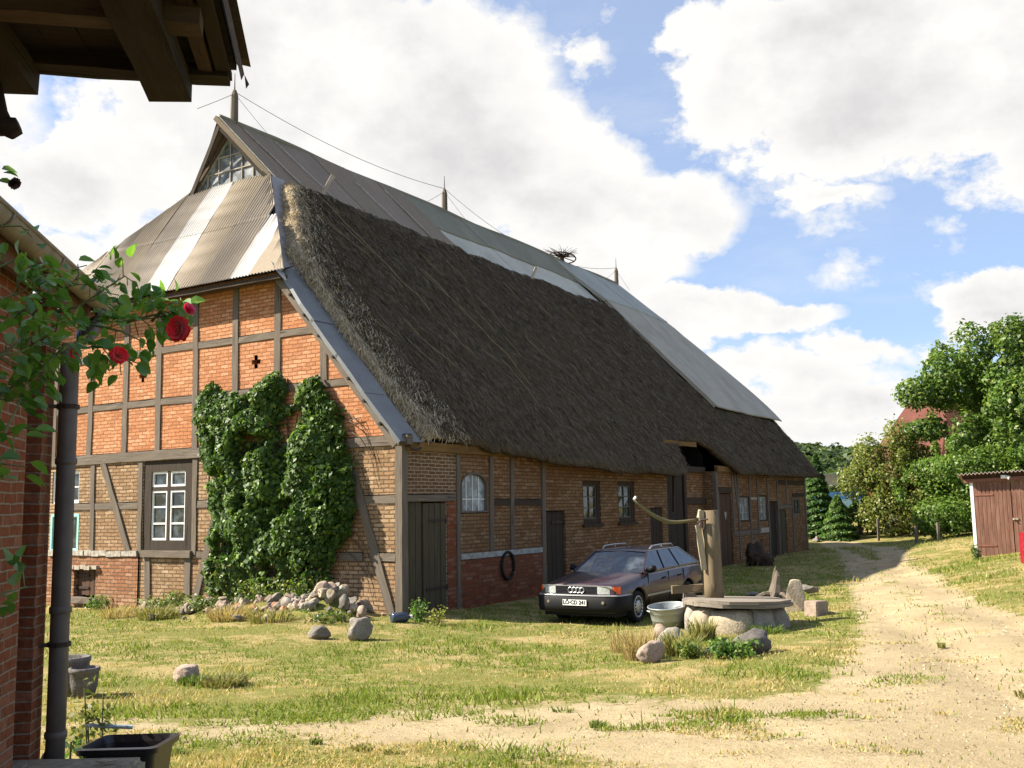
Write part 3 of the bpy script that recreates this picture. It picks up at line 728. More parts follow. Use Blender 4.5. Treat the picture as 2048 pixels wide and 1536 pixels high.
# --- long side: brick zones
D1 = (.18, 1.62, -.3, 2.27); A1_ = (2.16, 3.33, 2.0, 2.93)
wall('side_wall', S, 0.0, 2.04, -.4, 3.52, [D1], M['brick_pale'])
mb = MB(); pbox(mb, S, 1.66, 1.99, -.35, 2.26, -.05, .012); mb.build('brick_jamb', M['brick_red'], barn)
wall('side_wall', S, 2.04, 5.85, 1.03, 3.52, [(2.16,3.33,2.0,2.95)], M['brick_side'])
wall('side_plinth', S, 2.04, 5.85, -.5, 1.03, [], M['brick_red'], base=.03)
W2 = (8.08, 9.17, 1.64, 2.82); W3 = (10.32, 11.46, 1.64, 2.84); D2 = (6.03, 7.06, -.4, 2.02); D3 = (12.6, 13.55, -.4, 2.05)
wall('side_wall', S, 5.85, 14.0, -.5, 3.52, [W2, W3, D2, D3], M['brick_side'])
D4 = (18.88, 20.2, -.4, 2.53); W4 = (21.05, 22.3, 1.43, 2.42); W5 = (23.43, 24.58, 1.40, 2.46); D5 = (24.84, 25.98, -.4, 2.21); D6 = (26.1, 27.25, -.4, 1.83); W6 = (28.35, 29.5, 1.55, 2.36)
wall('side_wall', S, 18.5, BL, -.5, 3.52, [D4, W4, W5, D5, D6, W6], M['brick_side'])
# recess of the old cart entrance
mb = MB()
mb.add([S(14.0,-.5), S(14.0,3.3), S(14.0,3.3,-.45), S(14.0,-.5,-.45)], [(0,1,2,3)]); mb.add([S(18.5,-.5), S(18.5,3.3), S(18.5,3.3,-.45), S(18.5,-.5,-.45)], [(3,2,1,0)])
mb.add([S(14.0,-.5,-.45), S(18.5,-.5,-.45), S(18.5,3.3,-.45), S(14,3.3,-.45)], [(0,1,2,3)]); mb.build('recess_wall', M['brick_side'], barn)
door(S, 14.15, 16.3, -.2, 3.22, M['plank_black'], rec=.40, n=8, name='cart_door')
for (p, q, w) in (((16.45,-.2),(16.45,3.25),.22), ((16.56,2.25),(18.5,2.25),.2), ((14.05,3.36),(18.45,3.36),.2)): 
    mb = MB(); mb.bar(S(p[0],p[1],-.40), S(q[0],q[1],-.40), w, .14, up=(0,-1,0), jit=.008, seg=5); mb.build('rail' if p[1] == q[1] else 'post', M['timber_dark'], barn)
mb = MB(); mb.bar(S(14.3,4.18,-.22), S(17.3,4.22,-.22), .16, .06, up=(0,-1,0), jit=.004, seg=3); mb.build('eave_board', M['board_ochre'], barn)
mb = MB(); mb.bar(S(14.3,3.05,.12), S(14.35,1.9,.05), .07, .07, jit=.01, seg=3); mb.build('bracket', M['timber_dark'], barn)
# --- long side: timber
def sb(nm, p, q, w, **k): return beam(nm, S, p, q, w, **k)
DK = M['timber_dark']
for p, q, w in (((2.06,-.1),(2.08,3.35),.13), ((3.42,1.03),(3.45,3.3),.14), ((4.33,1.1),(4.38,3.3),.14), ((5.80,-.3),(5.92,3.3),.16), ((.10,-.2),(.10,3.4),.13)): sb('post', p, q, w, m=M['timber'], proud=.04)
sb('rail', (3.5,2.24), (4.27,2.24), .15, m=DK); sb('rail', (4.42,2.24), (5.75,2.23), .15, m=DK); sb('lintel', (.17,2.34), (1.95,2.36), .13, m=M['timber'])
mb = MB(); pbox(mb, S, 2.14, 5.74, 1.00, 1.12, -.05, .05); mb.build('ledge', plain('grey_lime_ledge', (.32,.31,.28), .9, .1, 0, .3, 7, .5), barn)
for p, q, w in (((18.6,-.2),(18.62,3.3),.24), ((20.35,.95),(20.35,3.25),.16), ((20.85,2.0),(20.6,3.25),.14), ((20.95,.0),(20.95,3.25),.15), ((22.35,.0),(22.35,3.25),.16), ((23.33,.9),(23.36,3.25),.13), ((24.68,.0),(24.70,3.25),.15), ((26.03,.0),(26.05,3.25),.15), ((27.4,1.9),(27.4,3.25),.13), ((28.2,.0),(28.25,2.4),.13), ((30.38,-.2),(30.38,3.3),.22)): sb('post', p, q, w, m=M['timber'], proud=.035)
sb('rail', (20.4,1.02), (24.6,1.0), .17, m=M['timber'], proud=.02); sb('rail', (26.1,1.95), (28.2,1.97), .15, m=M['timber']); sb('rail', (26.1,3.0), (30.2,3.02), .17, m=DK); sb('rail', (18.8,2.64), (20.3,2.64), .16, m=DK); sb('rail', (28.3,2.45), (30.2,2.47), .12, m=DK)
mb = MB(); pbox(mb, S, 23.5, 24.55, .95, 1.14, .0, .045); mb.build('ledge', M['mortar_white'], barn)
mb = MB(); pbox(mb, S, 22.45, 23.2, 2.28, 2.36, .0, .03); mb.build('ledge', M['mortar_white'], barn)
# eave plate
for (a, b_, z0, z1) in ((.1,4.9,3.42,3.43),(4.92,9.6,3.43,3.36),(9.62,14.0,3.36,3.34),(18.5,24.5,3.40,3.36),(24.52,30.6,3.36,3.42)):
    mb = MB(); mb.bar(S(a,z0,.09), S(b_,z1,.09), .19, .05, up=(0,-1,0), jit=.004, seg=6); mb.build('eave_board', M['board_ochre'], barn)
# --- long side: doors and windows
door(S, .18, .80, -.12, 2.26, M['plank_green'], rec=.05, n=3, name='door')
door(S, .82, 1.62, -.1, 2.24, M['plank_green'], rec=.02, n=4, hinges=((1.0,1.6,1.87),(.9,1.62,.45)), lean=.03)
door(S, 6.03, 7.06, -.35, 2.0, M['plank_black'], rec=.07, n=5, hinges=((6.4,7.06,1.72),))
door(S, 12.6, 13.55, -.35, 2.03, M['plank_black'], rec=.07, n=5)
dd = door(S, 18.88, 20.2, -.25, 2.5, M['plank_brown'], rec=.07, n=6)
mb = MB(); pts = [(0,-.14),(.10,.0),(.085,.07),(.04,.085),(0,.05),(-.04,.085),(-.085,.07),(-.10,.0)]
mb.add([S(19.62+x*1.1, 1.72+y*1.4, -.045) for x, y in pts]+[S(19.62+x*1.1, 1.72+y*1.4, -.06) for x, y in pts], [tuple(range(8))]+[(i, (i+1) % 8, 8+(i+1) % 8, 8+i) for i in range(8)]); fix_normals(mb.build('heart_cutout', M['mortar_white'], dd))
door(S, 24.84, 25.98, -.25, 2.2, M['plank_black'], rec=.12, n=5); door(S, 26.1, 27.25, -.2, 1.82, M['plank_green'], rec=.05, n=4)
window(S, 8.08, 9.17, 1.64, 2.82, 2, 3, M['timber_dark'], M['timber'], rec=.10, frw=.13, bar=.035, sillm=M['timber_dark'])
window(S, 10.32, 11.46, 1.64, 2.84, 2, 3, M['timber_dark'], M['timber'], rec=.10, frw=.13, bar=.035, sillm=M['timber_dark'])
window(S, 21.05, 22.3, 1.43, 2.42, 3, 3, M['timber_dark'], M['timber_pale'], rec=.06, frw=.07, bar=.03, gl='glass_pale')
window(S, 23.43, 24.58, 1.40, 2.46, 3, 3, M['timber_dark'], M['timber_pale'], rec=.06, frw=.07, bar=.03, gl='glass_pale')
window(S, 28.35, 29.5, 1.55, 2.36, 2, 1, M['timber'], M['timber'], rec=.06, frw=.07, bar=.04)
# arched iron window
def arch_pts(a0, a1, z0, zs, zt, n=14):
    return [(a0, z0), (a1, z0)] + [( (a0+a1)/2+(a1-a0)/2*math.cos(th), zs+(zt-zs)*math.sin(th)) for th in [math.pi*k/n for k in range(n+1)]]
ap = arch_pts(2.19, 3.30, 2.02, 2.62, 2.93)
mb = MB()
n = len(ap); inn = arch_pts(2.235, 3.255, 2.06, 2.62, 2.885)
for d0 in (0,):
    for i in range(n):
        j = (i+1) % n
        mb.add([S(*ap[i],.02), S(*ap[j],.02), S(*inn[j],.02), S(*inn[i],.02)], [(0,1,2,3)]); mb.add([S(*inn[i],.02), S(*inn[j],.02), S(*inn[j],-.08), S(*inn[i],-.08)], [(0,1,2,3)])
aw = mb.build('arched_window', M['timber'], barn)
mb = MB()
for i in range(1, 4): mb.tube([S(2.235+1.02*i/4, 2.06, -.055), S(2.235+1.02*i/4, 2.86 if i == 2 else 2.83, -.055)], .012, 5)
mb.tube([S(2.235,2.32,-.055), S(3.255,2.32,-.055)], .013, 5); mb.build('glazing_bar', M['white_paint'], aw)
mb = MB(); mb.add([S(a, z, -.065) for a, z in inn], [tuple(range(n))]); mb.build('pane', M['glass_pale'], aw)
mb = MB()                                     # spandrels closing the square hole above the arch
for side in (0, 1):
    pts = [p for p in ap[2:] if (p[0] >= 2.745) == (side == 0)]
    cor = (3.34, 2.96) if side == 0 else (2.15, 2.96); top = (2.745, 2.96)
    for i in range(len(pts)-1): mb.add([S(*pts[i],.004), S(*pts[i+1],.004), S(*cor,.004)], [(0,1,2)])
    e = pts[-1] if side == 0 else pts[0]; mb.add([S(*e,.004), S(*top,.004), S(*cor,.004)], [(0,1,2)])
    f = pts[0] if side == 0 else pts[-1]; mb.add([S(*f,.004), S(*cor,.004), S(cor[0],2.0,.004), S(f[0],2.0,.004)], [(0,1,2,3)])
mb.build('arch_brickwork', M['brick_side'], barn)

# --- back, far and left walls (never seen head on, but the house is whole)
mb = MB(); mb.add([(BL,0,-.5),(BL,2*HW,-.5),(BL,2*HW,3.5),(BL,HW+3,9),(BL,HW-3,9),(BL,0,3.5)], [(0,1,2,3,4,5)]); mb.add([(0,2*HW,-.6),(BL,2*HW,-.6),(BL,2*HW,3.5),(0,2*HW,3.5)], [(3,2,1,0)])
mb.build('rear_wall', M['brick_low'], barn)
# ------------------------------------------------------------------ barn roof
# half hip of corrugated sheets over the gable
HV0, HZ0, HV1, HZ1 = -.47, 7.44, 2.50, 11.12
def hip_umin(tt): return 2.80 + tt*(6.22-2.80)
def HP(u, tt, off=0.0):
    n = Vector((-(HZ1-HZ0), 0, (HV1-HV0))).normalized()
    return (HV0+(HV1-HV0)*tt+n.x*off, u, HZ0+(HZ1-HZ0)*tt+n.z*off)
cols = [(12.75,11.6,'sheet_hip_grey',.55),(11.6,10.6,'sheet_hip',.5),(10.6,9.6,'sheet_hip_grey',.75),(9.6,8.57,'sheet_hip',.85),(8.57,7.57,'sheet_hip_grey',.9),(7.57,6.6,'sheet_white',1.0),(6.6,5.5,'sheet_hip',.8),(5.5,4.49,'sheet_hip_grey',.6),(4.49,3.86,'sheet_white',.4),(3.86,2.5,'sheet_hip',.3)]
for ci, (ub, ua, mm, sk) in enumerate(cols):
    skb = cols[ci-1][3] if ci else sk
    for row, (t0, t1) in enumerate(((-.012,.52),(.49,1.0))):
        nseg = max(6, int((ub-ua)/.0125)); nr = 4
        off0 = .02+.007*(ci % 2)+.007*row
        vs = []; fs = []
        for j in range(nr+1):
            tt = t0+(t1-t0)*j/nr
            for i in range(nseg+1):
                u = ua+(ub-ua)*i/nseg; u += (sk+(skb-sk)*i/nseg)*tt
                lo = hip_umin(tt); hi = 2*HW-lo
                u2 = min(max(u, lo), hi)
                w = .017*math.sin(2*math.pi*u/.10) + .02*(mnoise.noise((u*.8, tt*3, ci*.3)))
                vs.append(HP(u2, tt, off0+w+.012*R_.random()*0))
        for j in range(nr):
            for i in range(nseg):
                q = (j*(nseg+1)+i, j*(nseg+1)+i+1, (j+1)*(nseg+1)+i+1, (j+1)*(nseg+1)+i)
                if max(abs(vs[q[0]][1]-vs[q[1]][1]), abs(vs[q[2]][1]-vs[q[3]][1])) < 1e-5: continue
                fs.append(q)
        if len(fs) > 24:
            mb = MB(); mb.add(vs, fs); o = mb.build('hip_sheet', M[mm], barn, smooth=True)
            if mm == 'sheet_white' and row == 0: o['label'] = 'whitish corrugated roof sheet'
mb = MB(); mb.bar((-.33, 2.95, 7.30), (-.33, 12.6, 7.30), .22, .10, up=(0,0,1), jit=.008, seg=14); mb.build('hip_fascia', M['timber_dark'], barn)
mb = MB(); mb.add([(-.40,2.9,7.40),(-.40,12.6,7.40),(.05,12.6,7.62),(.05,2.9,7.62)], [(0,1,2,3)]); mb.build('soffit', M['timber_dark'], barn)
# gablet with its glazed triangle
GA, GB = 6.42, 2*HW-6.42
def gl_tri(k, v):         # triangle shrunk by k towards its centre
    c = Vector((0, HW, 11.62)); P = [Vector((0, GA, 11.10)), Vector((0, GB, 11.10)), Vector((0, HW, 12.55))]
    return [tuple(Vector((v,0,0))+c+(p-c)*k) for p in P]
mb = MB(); A = gl_tri(1.0, 2.47); B = gl_tri(.93, 2.47); C = gl_tri(.93, 2.54)
for i in range(3):
    j = (i+1) % 3; mb.add([A[i],A[j],B[j],B[i]], [(0,1,2,3)]); mb.add([B[i],B[j],C[j],C[i]], [(0,1,2,3)])
gw = mb.build('gablet_window', plain('grey_green_paint', (.26,.31,.28), .7, .2, 0, .3, 14), barn)
mb = MB(); mb.add(gl_tri(.94, 2.52), [(0,1,2)]); mb.build('pane', glassmat('grey_gablet_glass', (.095,.10,.102), .4, .3), gw)
mb = MB()
for (p, q) in (((HW,11.12),(HW,12.45)),((HW-.45,11.12),(HW-.45,11.98)),((HW+.45,11.12),(HW+.45,11.98)),((HW-.88,11.12),(HW-.88,11.5)),((HW+.88,11.12),(HW+.88,11.5)),((6.85,11.5),(8.7,11.5)),((7.2,11.93),(8.35,11.93))):
    mb.bar((2.50,)+p, (2.50,)+q, .030, .030, up=(1,0,0))
mb.build('glazing_bar', M['timber_pale'], gw)
for s in (-1, 1):
    mb = MB(); mb.bar((2.06, HW+s*.0, 12.62), (2.45, HW+s*1.62, 10.82), .13, .04, up=(1,0,0), jit=.006, seg=5); mb.build('bargeboard', M['plank_black'], barn)
    mb = MB(); mb.bar((2.40, HW+s*.02, 12.52), (2.42, HW+s*1.46, 10.98), .07, .05, up=(1,0,0), jit=.004, seg=5); mb.build('bargeboard', wood('red_brown_verge_board', (.075,.045,.03), (.12,.075,.05)), barn)

# long roof side: upper metal sheets
def sag(v, u): return .06*mnoise.noise((v*.35, u*.7, 4.0)) + .02*mnoise.noise((v*1.3, u*1.5, 9.0))
def vend(z):   # far outline of the roof
    return float(np.interp(z, [3.2,3.6,4.8,6.0,7.5,9.0,10.9,12.8], [31.9,32.4,33.0,33.15,32.4,30.8,28.4,27.4]))
def sheet(name, vt0, vb0, vt1, vb1, ut, ub, m, off, offb=None, nu=24, nv=8, cor=0.0, lap=0.0, far=False):
    offb = off if offb is None else offb
    def fn(a, b_):
        u = ut+(ub-ut)*b_; k = b_
        v0 = vt0+(vb0-vt0)*k; v1 = vt1+(vb1-vt1)*k
        if far: v1 = vend(EZ+SL*u)+.12
        v = v0+(v1-v0)*a
        return RP(v, u, off+(offb-off)*k+sag(v, u)+(cor*math.sin(v*2*math.pi/.18) if cor else 0))
    mb = MB(); mb.grid(fn, nu, nv)
    n = len(mb.v); 
    def fe(a, b_):  # turned-down lower edge gives the sheet a thickness
        p = fn(a, 1.0); return (p[0], p[1]+.02*b_, p[2]-.05*b_)
    mb.grid(fe, nu, 1)
    def se(a, b_):  # and a turned-down near edge
        p_ = fn(0.0, b_); q_ = Vector(p_)-NRM*(.14*a); return (q_.x, q_.y, q_.z)
    mb.grid(se, 1, nv)
    return mb.build(name, M[m], barn, smooth=False)
RT = HW+.0
for (a, b_, c, d, ub, m, off) in ((1.88,2.45,2.71,3.75,6.15,'sheet_brown',.10),(2.71,3.73,3.95,5.0,5.98,'sheet_brown',.115),(3.93,4.93,5.6,6.5,5.98,'sheet_rust',.10),(5.55,6.45,7.1,7.9,6.0,'sheet_brown',.115),(7.08,7.85,8.75,9.65,6.0,'sheet_rust',.10),(8.73,9.6,10.1,11.2,5.95,'sheet_brown',.12)):
    sheet('roof_sheet', a, b_, c, d, RT, ub, m, off, nu=60, nv=8, cor=.004)
for k, (a, b_) in enumerate(((9.9,13.6),(13.5,17.2),(17.1,20.8))):
    sheet('roof_sheet', a, a+.5, b_, b_+.45, RT, 6.78+.03*k, 'sheet_olive', .10+.012*(k % 2), nu=80, nv=6, cor=.004)
    sheet('roof_sheet', a+.75, a+1.3, b_+.6, b_+1.25, 6.86+.03*k, 5.85+.02*k, 'sheet_pale', .06+.012*(k % 2), nu=80, nv=6, cor=.004)
for k, (a, b_) in enumerate(((20.7,24.0),(23.95,27.4))):
    sheet('roof_sheet', a, a+1.25, b_, b_+1.3, RT, 6.05, 'sheet_grey', .11+.012*k, .36+.012*k, nu=80, nv=6, cor=.004, far=(k == 1))
sheet('roof_sheet', 22.05, 23.75, 25.0, 27.5, 6.12, 2.02, 'sheet_light', .33, .42, nu=60, nv=14, cor=.004)
sheet('roof_sheet', 24.95, 27.4, 28.4, 33, 6.12, 2.02, 'sheet_light', .345, .41, nu=60, nv=14, cor=.004, far=True)
def seam(p, q, off=.125, w=.022):
    mb = MB(); mb.bar(RP(p[0],p[1],off+sag(*p)), RP(q[0],q[1],off+sag(*q)), w, .018, up=NRM, seg=1); mb.build('seam_strip', plain_seam, barn)
plain_seam = plain('pale_seam_lath', (.46,.43,.37), .7, .2, 0, .3, 9)
for p, q in (((1.9,7.7),(2.47,6.15)),((2.73,7.6),(3.75,6.05)),((3.97,7.66),(4.98,6.05)),((7.1,7.3),(7.88,6.08)),((8.77,7.5),(9.63,6.05)),((20.75,7.7),(21.95,6.1))): seam(p, q, .145)
mb = MB(); mb.tube([(2.05+25.3*k/24, HW+.02*math.sin(k*1.7), RZ+.09+.035*math.sin(k*.9)) for k in range(25)], .10, 10); mb.build('ridge_cap', M['sheet_olive'], barn, smooth=True)
# left-hand roof side, mirrored and mostly out of sight
mb = MB(); 
def lf(a, b_):
    u = 2*HW+.45-(HW+.45)*b_; z = rz_(u); z = min(z, RZ-.02)
    tt = min(max((z-HZ0)/(HZ1-HZ0), 0), 1.3); v0 = -.4 if z < HZ0 else HV0+(HV1-HV0)*min(tt, 1)-(.5*max(0, z-11.2)/1.6)
    return (v0+(vend(z)-v0)*a, u, z+.06*mnoise.noise((a*20, u, 0))+.06)
mb.grid(lf, 40, 16); mb.build('rear_roof_side', M['sheet_hip_grey'], barn, smooth=True)
mb = MB()                    # far half hip
zz = [3.3,4.8,6.0,7.5,9.0,10.9,12.8]
L = [((vend(z)), min(HW, (z-EZ)/SL), z) for z in zz]; Rr = [((vend(z)), max(HW, 2*HW-(z-EZ)/SL), z) for z in zz]
for i in range(len(zz)-1): mb.add([L[i], L[i+1], Rr[i+1], Rr[i]], [(0,1,2,3)])
mb.build('far_hip', M['sheet_grey'], barn)

# thatch
m, t, b = mat('old_thatch', .95, .08)
o = t.new('ShaderNodeTexCoord').outputs['Object']; sp = t.new('ShaderNodeSeparateXYZ', Vector=o)
sl = t.math('ADD', t.math('MULTIPLY', sp.outputs[1], .643), t.math('MULTIPLY', sp.outputs[2], .766))
vec = t.new('ShaderNodeCombineXYZ', X=sp.outputs[0], Y=sl, Z=0.0).outputs[0]
f1 = t.noise(t.mapping(vec, (22,5,1)), 1, 5, .7, .6); f2 = t.noise(t.mapping(vec, (1.4,.6,1)), 1, 5, .65, .5); f3 = t.noise(t.mapping(vec, (5,3,1)), 1, 5, .7, .4)
c = t.mix(t.ramp(f1, .35, .68), (.036,.025,.014), (.150,.108,.068))
c = t.mix(t.math('MULTIPLY', t.ramp(f2, .42, .62), .75), c, (.105,.082,.048))
c = t.mix(t.math('MULTIPLY', t.ramp(t.noise(t.mapping(vec, (.9,.45,1), (4,7,0)), 1, 5, .65), .52, .68), .5), c, (.055,.056,.026))
c = t.mix(t.math('MULTIPLY', t.ramp(f3, .54, .70), .7), c, (.165,.130,.092))
fr = t.new('ShaderNodeAttribute', _attribute_name='sunlit').outputs['Fac']
c = t.mix(t.math('MULTIPLY', fr, t.ramp(t.math('ADD', f1, t.math('MULTIPLY', fr, .25)), .42, .6)), c, t.mix(f1, (.34,.27,.17), (.50,.42,.30)))  # paler straw along the edges, its sunlit tan put into the colour
t.l.new(c, b.inputs['Base Color']); bump(t, b, t.math('ADD', f1, t.math('MULTIPLY', f3, .8)), 1.0, .06)
M['thatch'] = m
def u_eave(v):
    e = float(np.interp(v, [.3,1.2,3,5,7,9.5,13.2,14.6,15.4,16.2,18.3,18.9,19.5,20.2,25,30,33], [-.02,-.03,-.16,-.30,-.42,-.50,-.52,-.42,.20,.55,.60,.40,-.1,-.34,-.36,-.30,-.2]))
    return e + .035*mnoise.noise((v*1.7, 3, 0)) + .02*mnoise.noise((v*6, 7, 0))
def v_left(u):
    base = .42 + (.25 if u < 1.2 else 0)*(1.2-u)/1.2
    hip = -.35+(u-3.0)*.86+.30
    return max(base, hip) + .05*mnoise.noise((u*2.5, 1, 0)) + .03*mnoise.noise((u*9, 5, 0))
def u_top(v): return 6.08+.06*mnoise.noise((v*1.2, 8, 0))+.05*mnoise.noise((v*5, 2, 0)) - (.12 if v > 11 else 0)
NS, NTT = 330, 84
vs = []; sunlit = []
def thatch_pt(s, tt, jit=True):
    u0 = -.5+6.6*tt; vl = v_left(u0); vr = vend(EZ+SL*max(u0, 0))
    v = vl+(vr-vl)*s
    ue, ut = u_eave(v), u_top(v); u = ue+(ut-ue)*tt
    dl = v-vl; dt = (ut-u)*1.55; de = (u-ue)*1.55; dr = vr-v
    rd = min(1, max(dl, 0)/(.30 if u > 3.2 else .20)); rt = min(1, max(dt, 0)/.40); re = min(1, max(de, 0)/.40); rr = min(1, max(dr, 0)/.8)
    rnd = lambda x: math.sqrt(max(0, 1-(1-x)**2))
    hipk = min(1, max(0, (u-2.6)/.9)); ed = (.20+(.03+.10*hipk)*max(0, 1-dl/3.0)); prof_ = rd*(2-rd)*.75+.25*rd
    off = .05 + ed*min(prof_, rnd(rr))*(.35+.65*rnd(rt))*(.55+.45*rnd(re))
    off += .08*mnoise.noise((v*.45, u*.55, 2)) + .065*mnoise.noise((v*1.7, u*1.5, 5)) + .03*mnoise.noise((v*3.4, u*3.0, 8)) + (.022*mnoise.noise((v*5, u*3.5, 11)) if jit else 0) + (R_.uniform(-.014,.014) if jit else 0)
    fz = max(0, 1-dl/(.80 if u > 3.2 else .55))*(1 if u > 1.2 else .8)
    fz = max(fz, .75*max(0, 1-dt/.22))
    return v, u, off, min(1, fz*1.3)
for j in range(NTT+1):
    for i in range(NS+1):
        v, u, off, fz = thatch_pt((i/NS)**1.15, j/NTT); vs.append(RP(v, u, off)); sunlit.append(fz)
fs = [(j*(NS+1)+i, j*(NS+1)+i+1, (j+1)*(NS+1)+i+1, (j+1)*(NS+1)+i) for j in range(NTT) for i in range(NS)]
base = len(vs)               # cut face and underside along the eave
for r_, (dn, du) in enumerate(((-.10,.03),(-.20,.16),(-.26,.55))):
    for i in range(NS+1):
        v, u, off, fz = thatch_pt((i/NS)**1.15, 0); p = RP(v, u+du, off+dn*(1 if r_ else .9)); vs.append((p[0], p[1], p[2]+.03*mnoise.noise((v*4, r_, 3)))); sunlit.append(0)
for r_ in range(3):
    a0 = 0 if r_ == 0 else base+(r_-1)*(NS+1); b0 = base+r_*(NS+1)
    for i in range(NS): fs.append((b0+i, b0+i+1, a0+i+1, a0+i))
base2 = len(vs)              # edge towards the gable
for j in range(NTT+1):
    v, u, off, fz = thatch_pt(0, j/NTT); p = RP(v+.04, u, off-.24); vs.append(p); sunlit.append(1)
for j in range(NTT): fs.append((base2+j, j*(NS+1), (j+1)*(NS+1), base2+j+1))
mb = MB(); mb.add(vs, fs); th = mb.build('thatch', m, barn, smooth=True)
a = th.data.attributes.new('sunlit', 'FLOAT', 'POINT'); a.data.foreach_set('value', np.array(sunlit, dtype=np.float32))
# loose straws all over the thatch: a part of it that nobody could count
def strands(n, seed):
    r = random.Random(seed); V = []; C = []
    for _ in range(n):
        near = r.random() < .16
        s = (r.random()**2.0*.05) if near else r.random()**1.25; tt = r.random()
        v, u, off, fz = thatch_pt(s, tt, False)
        if v > 22.5 and 2.2 < u and v > 22+ (6.1-u)*.42: continue
        L = r.uniform(.10,.38)*(1.0 if not near else .8); ang = r.gauss(0, .62)
        if near: ang = r.gauss(-.95, .5)
        if tt < .04: L *= .6
        dv = math.sin(ang)*L; du = -math.cos(ang)*L*.643
        w = r.uniform(.005,.011)*(1+.02*v)
        o0 = off+r.uniform(-.01,.02); o1 = off+r.uniform(.0,.07)
        if near: o1 = off-.02+r.uniform(-.05,.06)
        pv = Vector((math.cos(ang)*w, math.sin(ang)*w*.643, 0))
        p0 = Vector(RP(v, u, o0)); p1 = Vector(RP(v+dv, u+du, o1))
        V += [p0-pv, p0+pv, p1+pv*.4, p1-pv*.4]
        g = r.random()
        if near or r.random() < fz*.8: C.append((.42+.22*g, .34+.18*g, .21+.14*g))  # straws near the edges tinted pale tan, as if sunlit
        else:
            k = .028+.155*g**2.2
            C.append((k*1.28, k*.96, k*.64) if r.random() < .93 else (.19,.16,.12))
    return V, C
Vs, Cs = strands(60000, 3)
so_ = soup('straw_strand', [tuple(p) for p in Vs], 4, M['straw'], Cs, parent=th); so_['kind'] = 'stuff'
# a few long pale vines and ropes trailing over the thatch
mb = MB(); rr = random.Random(5)
for k in range(26):
    v = rr.uniform(1.5, 9) if k < 19 else rr.uniform(9, 17); u = rr.uniform(1.8, 5.2); L = rr.uniform(.5, 1.9); bend = rr.uniform(-.3,.3)
    pts = []
    for i in range(7):
        q = i/6; pts.append(RP(v+.30*L*q+bend*q*q*L, u-L*.62*q, .36+.05*mnoise.noise((v, u, q*3))))
    mb.tube(pts, [.011]*6+[.005], 4)
for v, u, L in ((3.6,5.75,4.4),(6.4,4.3,3.8)):
    mb.tube([RP(v+.30*L*q/8+.04*math.sin(q*2), u-L*.62*q/8, .35+.03*math.sin(q*3)) for q in range(9)], .016, 4)
vn_ = mb.build('dry_vine', plain('dry_vine', (.20,.15,.09), .9, .1), th); vn_['kind'] = 'stuff'
# lead strip and zinc flashing between hip sheets, gable and thatch
def strip(name, L, m, w0, w1, off, drop=0.0):
    mb = MB(); n = len(L)-1
    vs = []; fs = []
    for (v, u) in L:
        j = R_.uniform(-.008,.008)
        vs += [RP(v+w0, u, off+j-drop), RP(v+w0, u, off+j), RP(v+w1, u, off+j+.01), RP(v+w1, u, off-.2)]
    for i in range(n):
        for k in range(3): fs.append((i*4+k, i*4+k+1, (i+1)*4+k+1, (i+1)*4+k))
    mb.add(vs, fs); return mb.build(name, m, barn)
for (u0, u1) in ((6.2,5.2),(5.25,4.2),(4.25,3.15)):
    strip('lead_strip', [(-.30+(u-3.0)*.86, u) for u in (u0, (u0+u1)/2, u1)], M['flash_mauve'], -.05, .42, .10+.01*(u0 > 5.2), .10)
for k, (u0, u1) in enumerate(((3.35,2.85),(2.9,2.15),(2.2,1.45),(1.5,.75),(.8,-.12))):
    strip('zinc_flashing', [(-.34+.10*max(0, .8-u)+(.06*(u > 2.8)), u) for u in (u0, (u0+u1)/2, u1)], M['zinc'], 0, .72, .13+.012*(k % 2), .09)
mb = MB(); mb.add([(-.52,2.72,7.13),(-.52,3.0,7.40),(-.40,3.28,7.68),(-.30,3.02,7.46),(-.44,2.76,7.18)], [(0,1,2,3,4)]); mb.build('gutter_end', M['sheet_white'], barn)
mb = MB(); mb.bar(RP(-.28, 3.15, -.03), RP(-.22, -.1, -.03), .14, .06, up=(1,0,0), jit=.01, seg=12); mb.build('bargeboard', M['timber'], barn)
for k in range(7):
    u = .25+.42*k; mb = MB(); mb.bar(RP(-.36, u, .01), RP(.1, u, .01), .05, .05, up=NRM); mb.build('batten_end', M['timber_dark'], barn)
mb = MB(); mb.tube([(.05,-.12,3.50),(.12,-.2,3.36),(.25,-.24,3.32),(.42,-.24,3.38)], .025, 6); mb.build('hook', M['iron'], barn)
# ridge posts with their lightning wire, and boards stuck in the thatch
for (v, zt) in ((2.6, 13.85), (12.75, 13.75), (27.3, 13.7)):
    mb = MB(); mb.tube([(v,HW,RZ-.1),(v,HW,RZ+.2),(v,HW,zt-.15),(v,HW,zt)], [.075,.11,.10,.05], 8); lp = mb.build('ridge_post', M['timber'], barn)
    mb = MB(); mb.tube([(v,HW,zt-.02),(v,HW,zt+.5)], [.02,.008], 5); mb.build('lightning_rod', M['iron'], lp)
    for dv in (-1.3, 1.5):
        mb = MB(); mb.tube([(v,HW,zt-.1),(v+dv*.5,HW,(zt+RZ)/2-.02),(v+dv,HW,RZ+.08)], .007, 4); mb.build('guy_wire', M['iron'], lp)
for (a, b_, sg) in ((2.6,12.75,.32),(12.75,27.3,.95)):
    mb = MB(); mb.tube([(a+(b_-a)*k/16, HW, 13.82-.004*(a+(b_-a)*k/16)-sg*4*(k/16)*(1-k/16)) for k in range(17)], .009, 4); mb.build('lightning_wire', M['iron'], barn)
mb = MB(); mb.bar(RP(4.0,5.95,.15), RP(4.35,6.25,.75), .13, .03, up=NRM); mb.build('stuck_board', M['timber_pale'], barn)
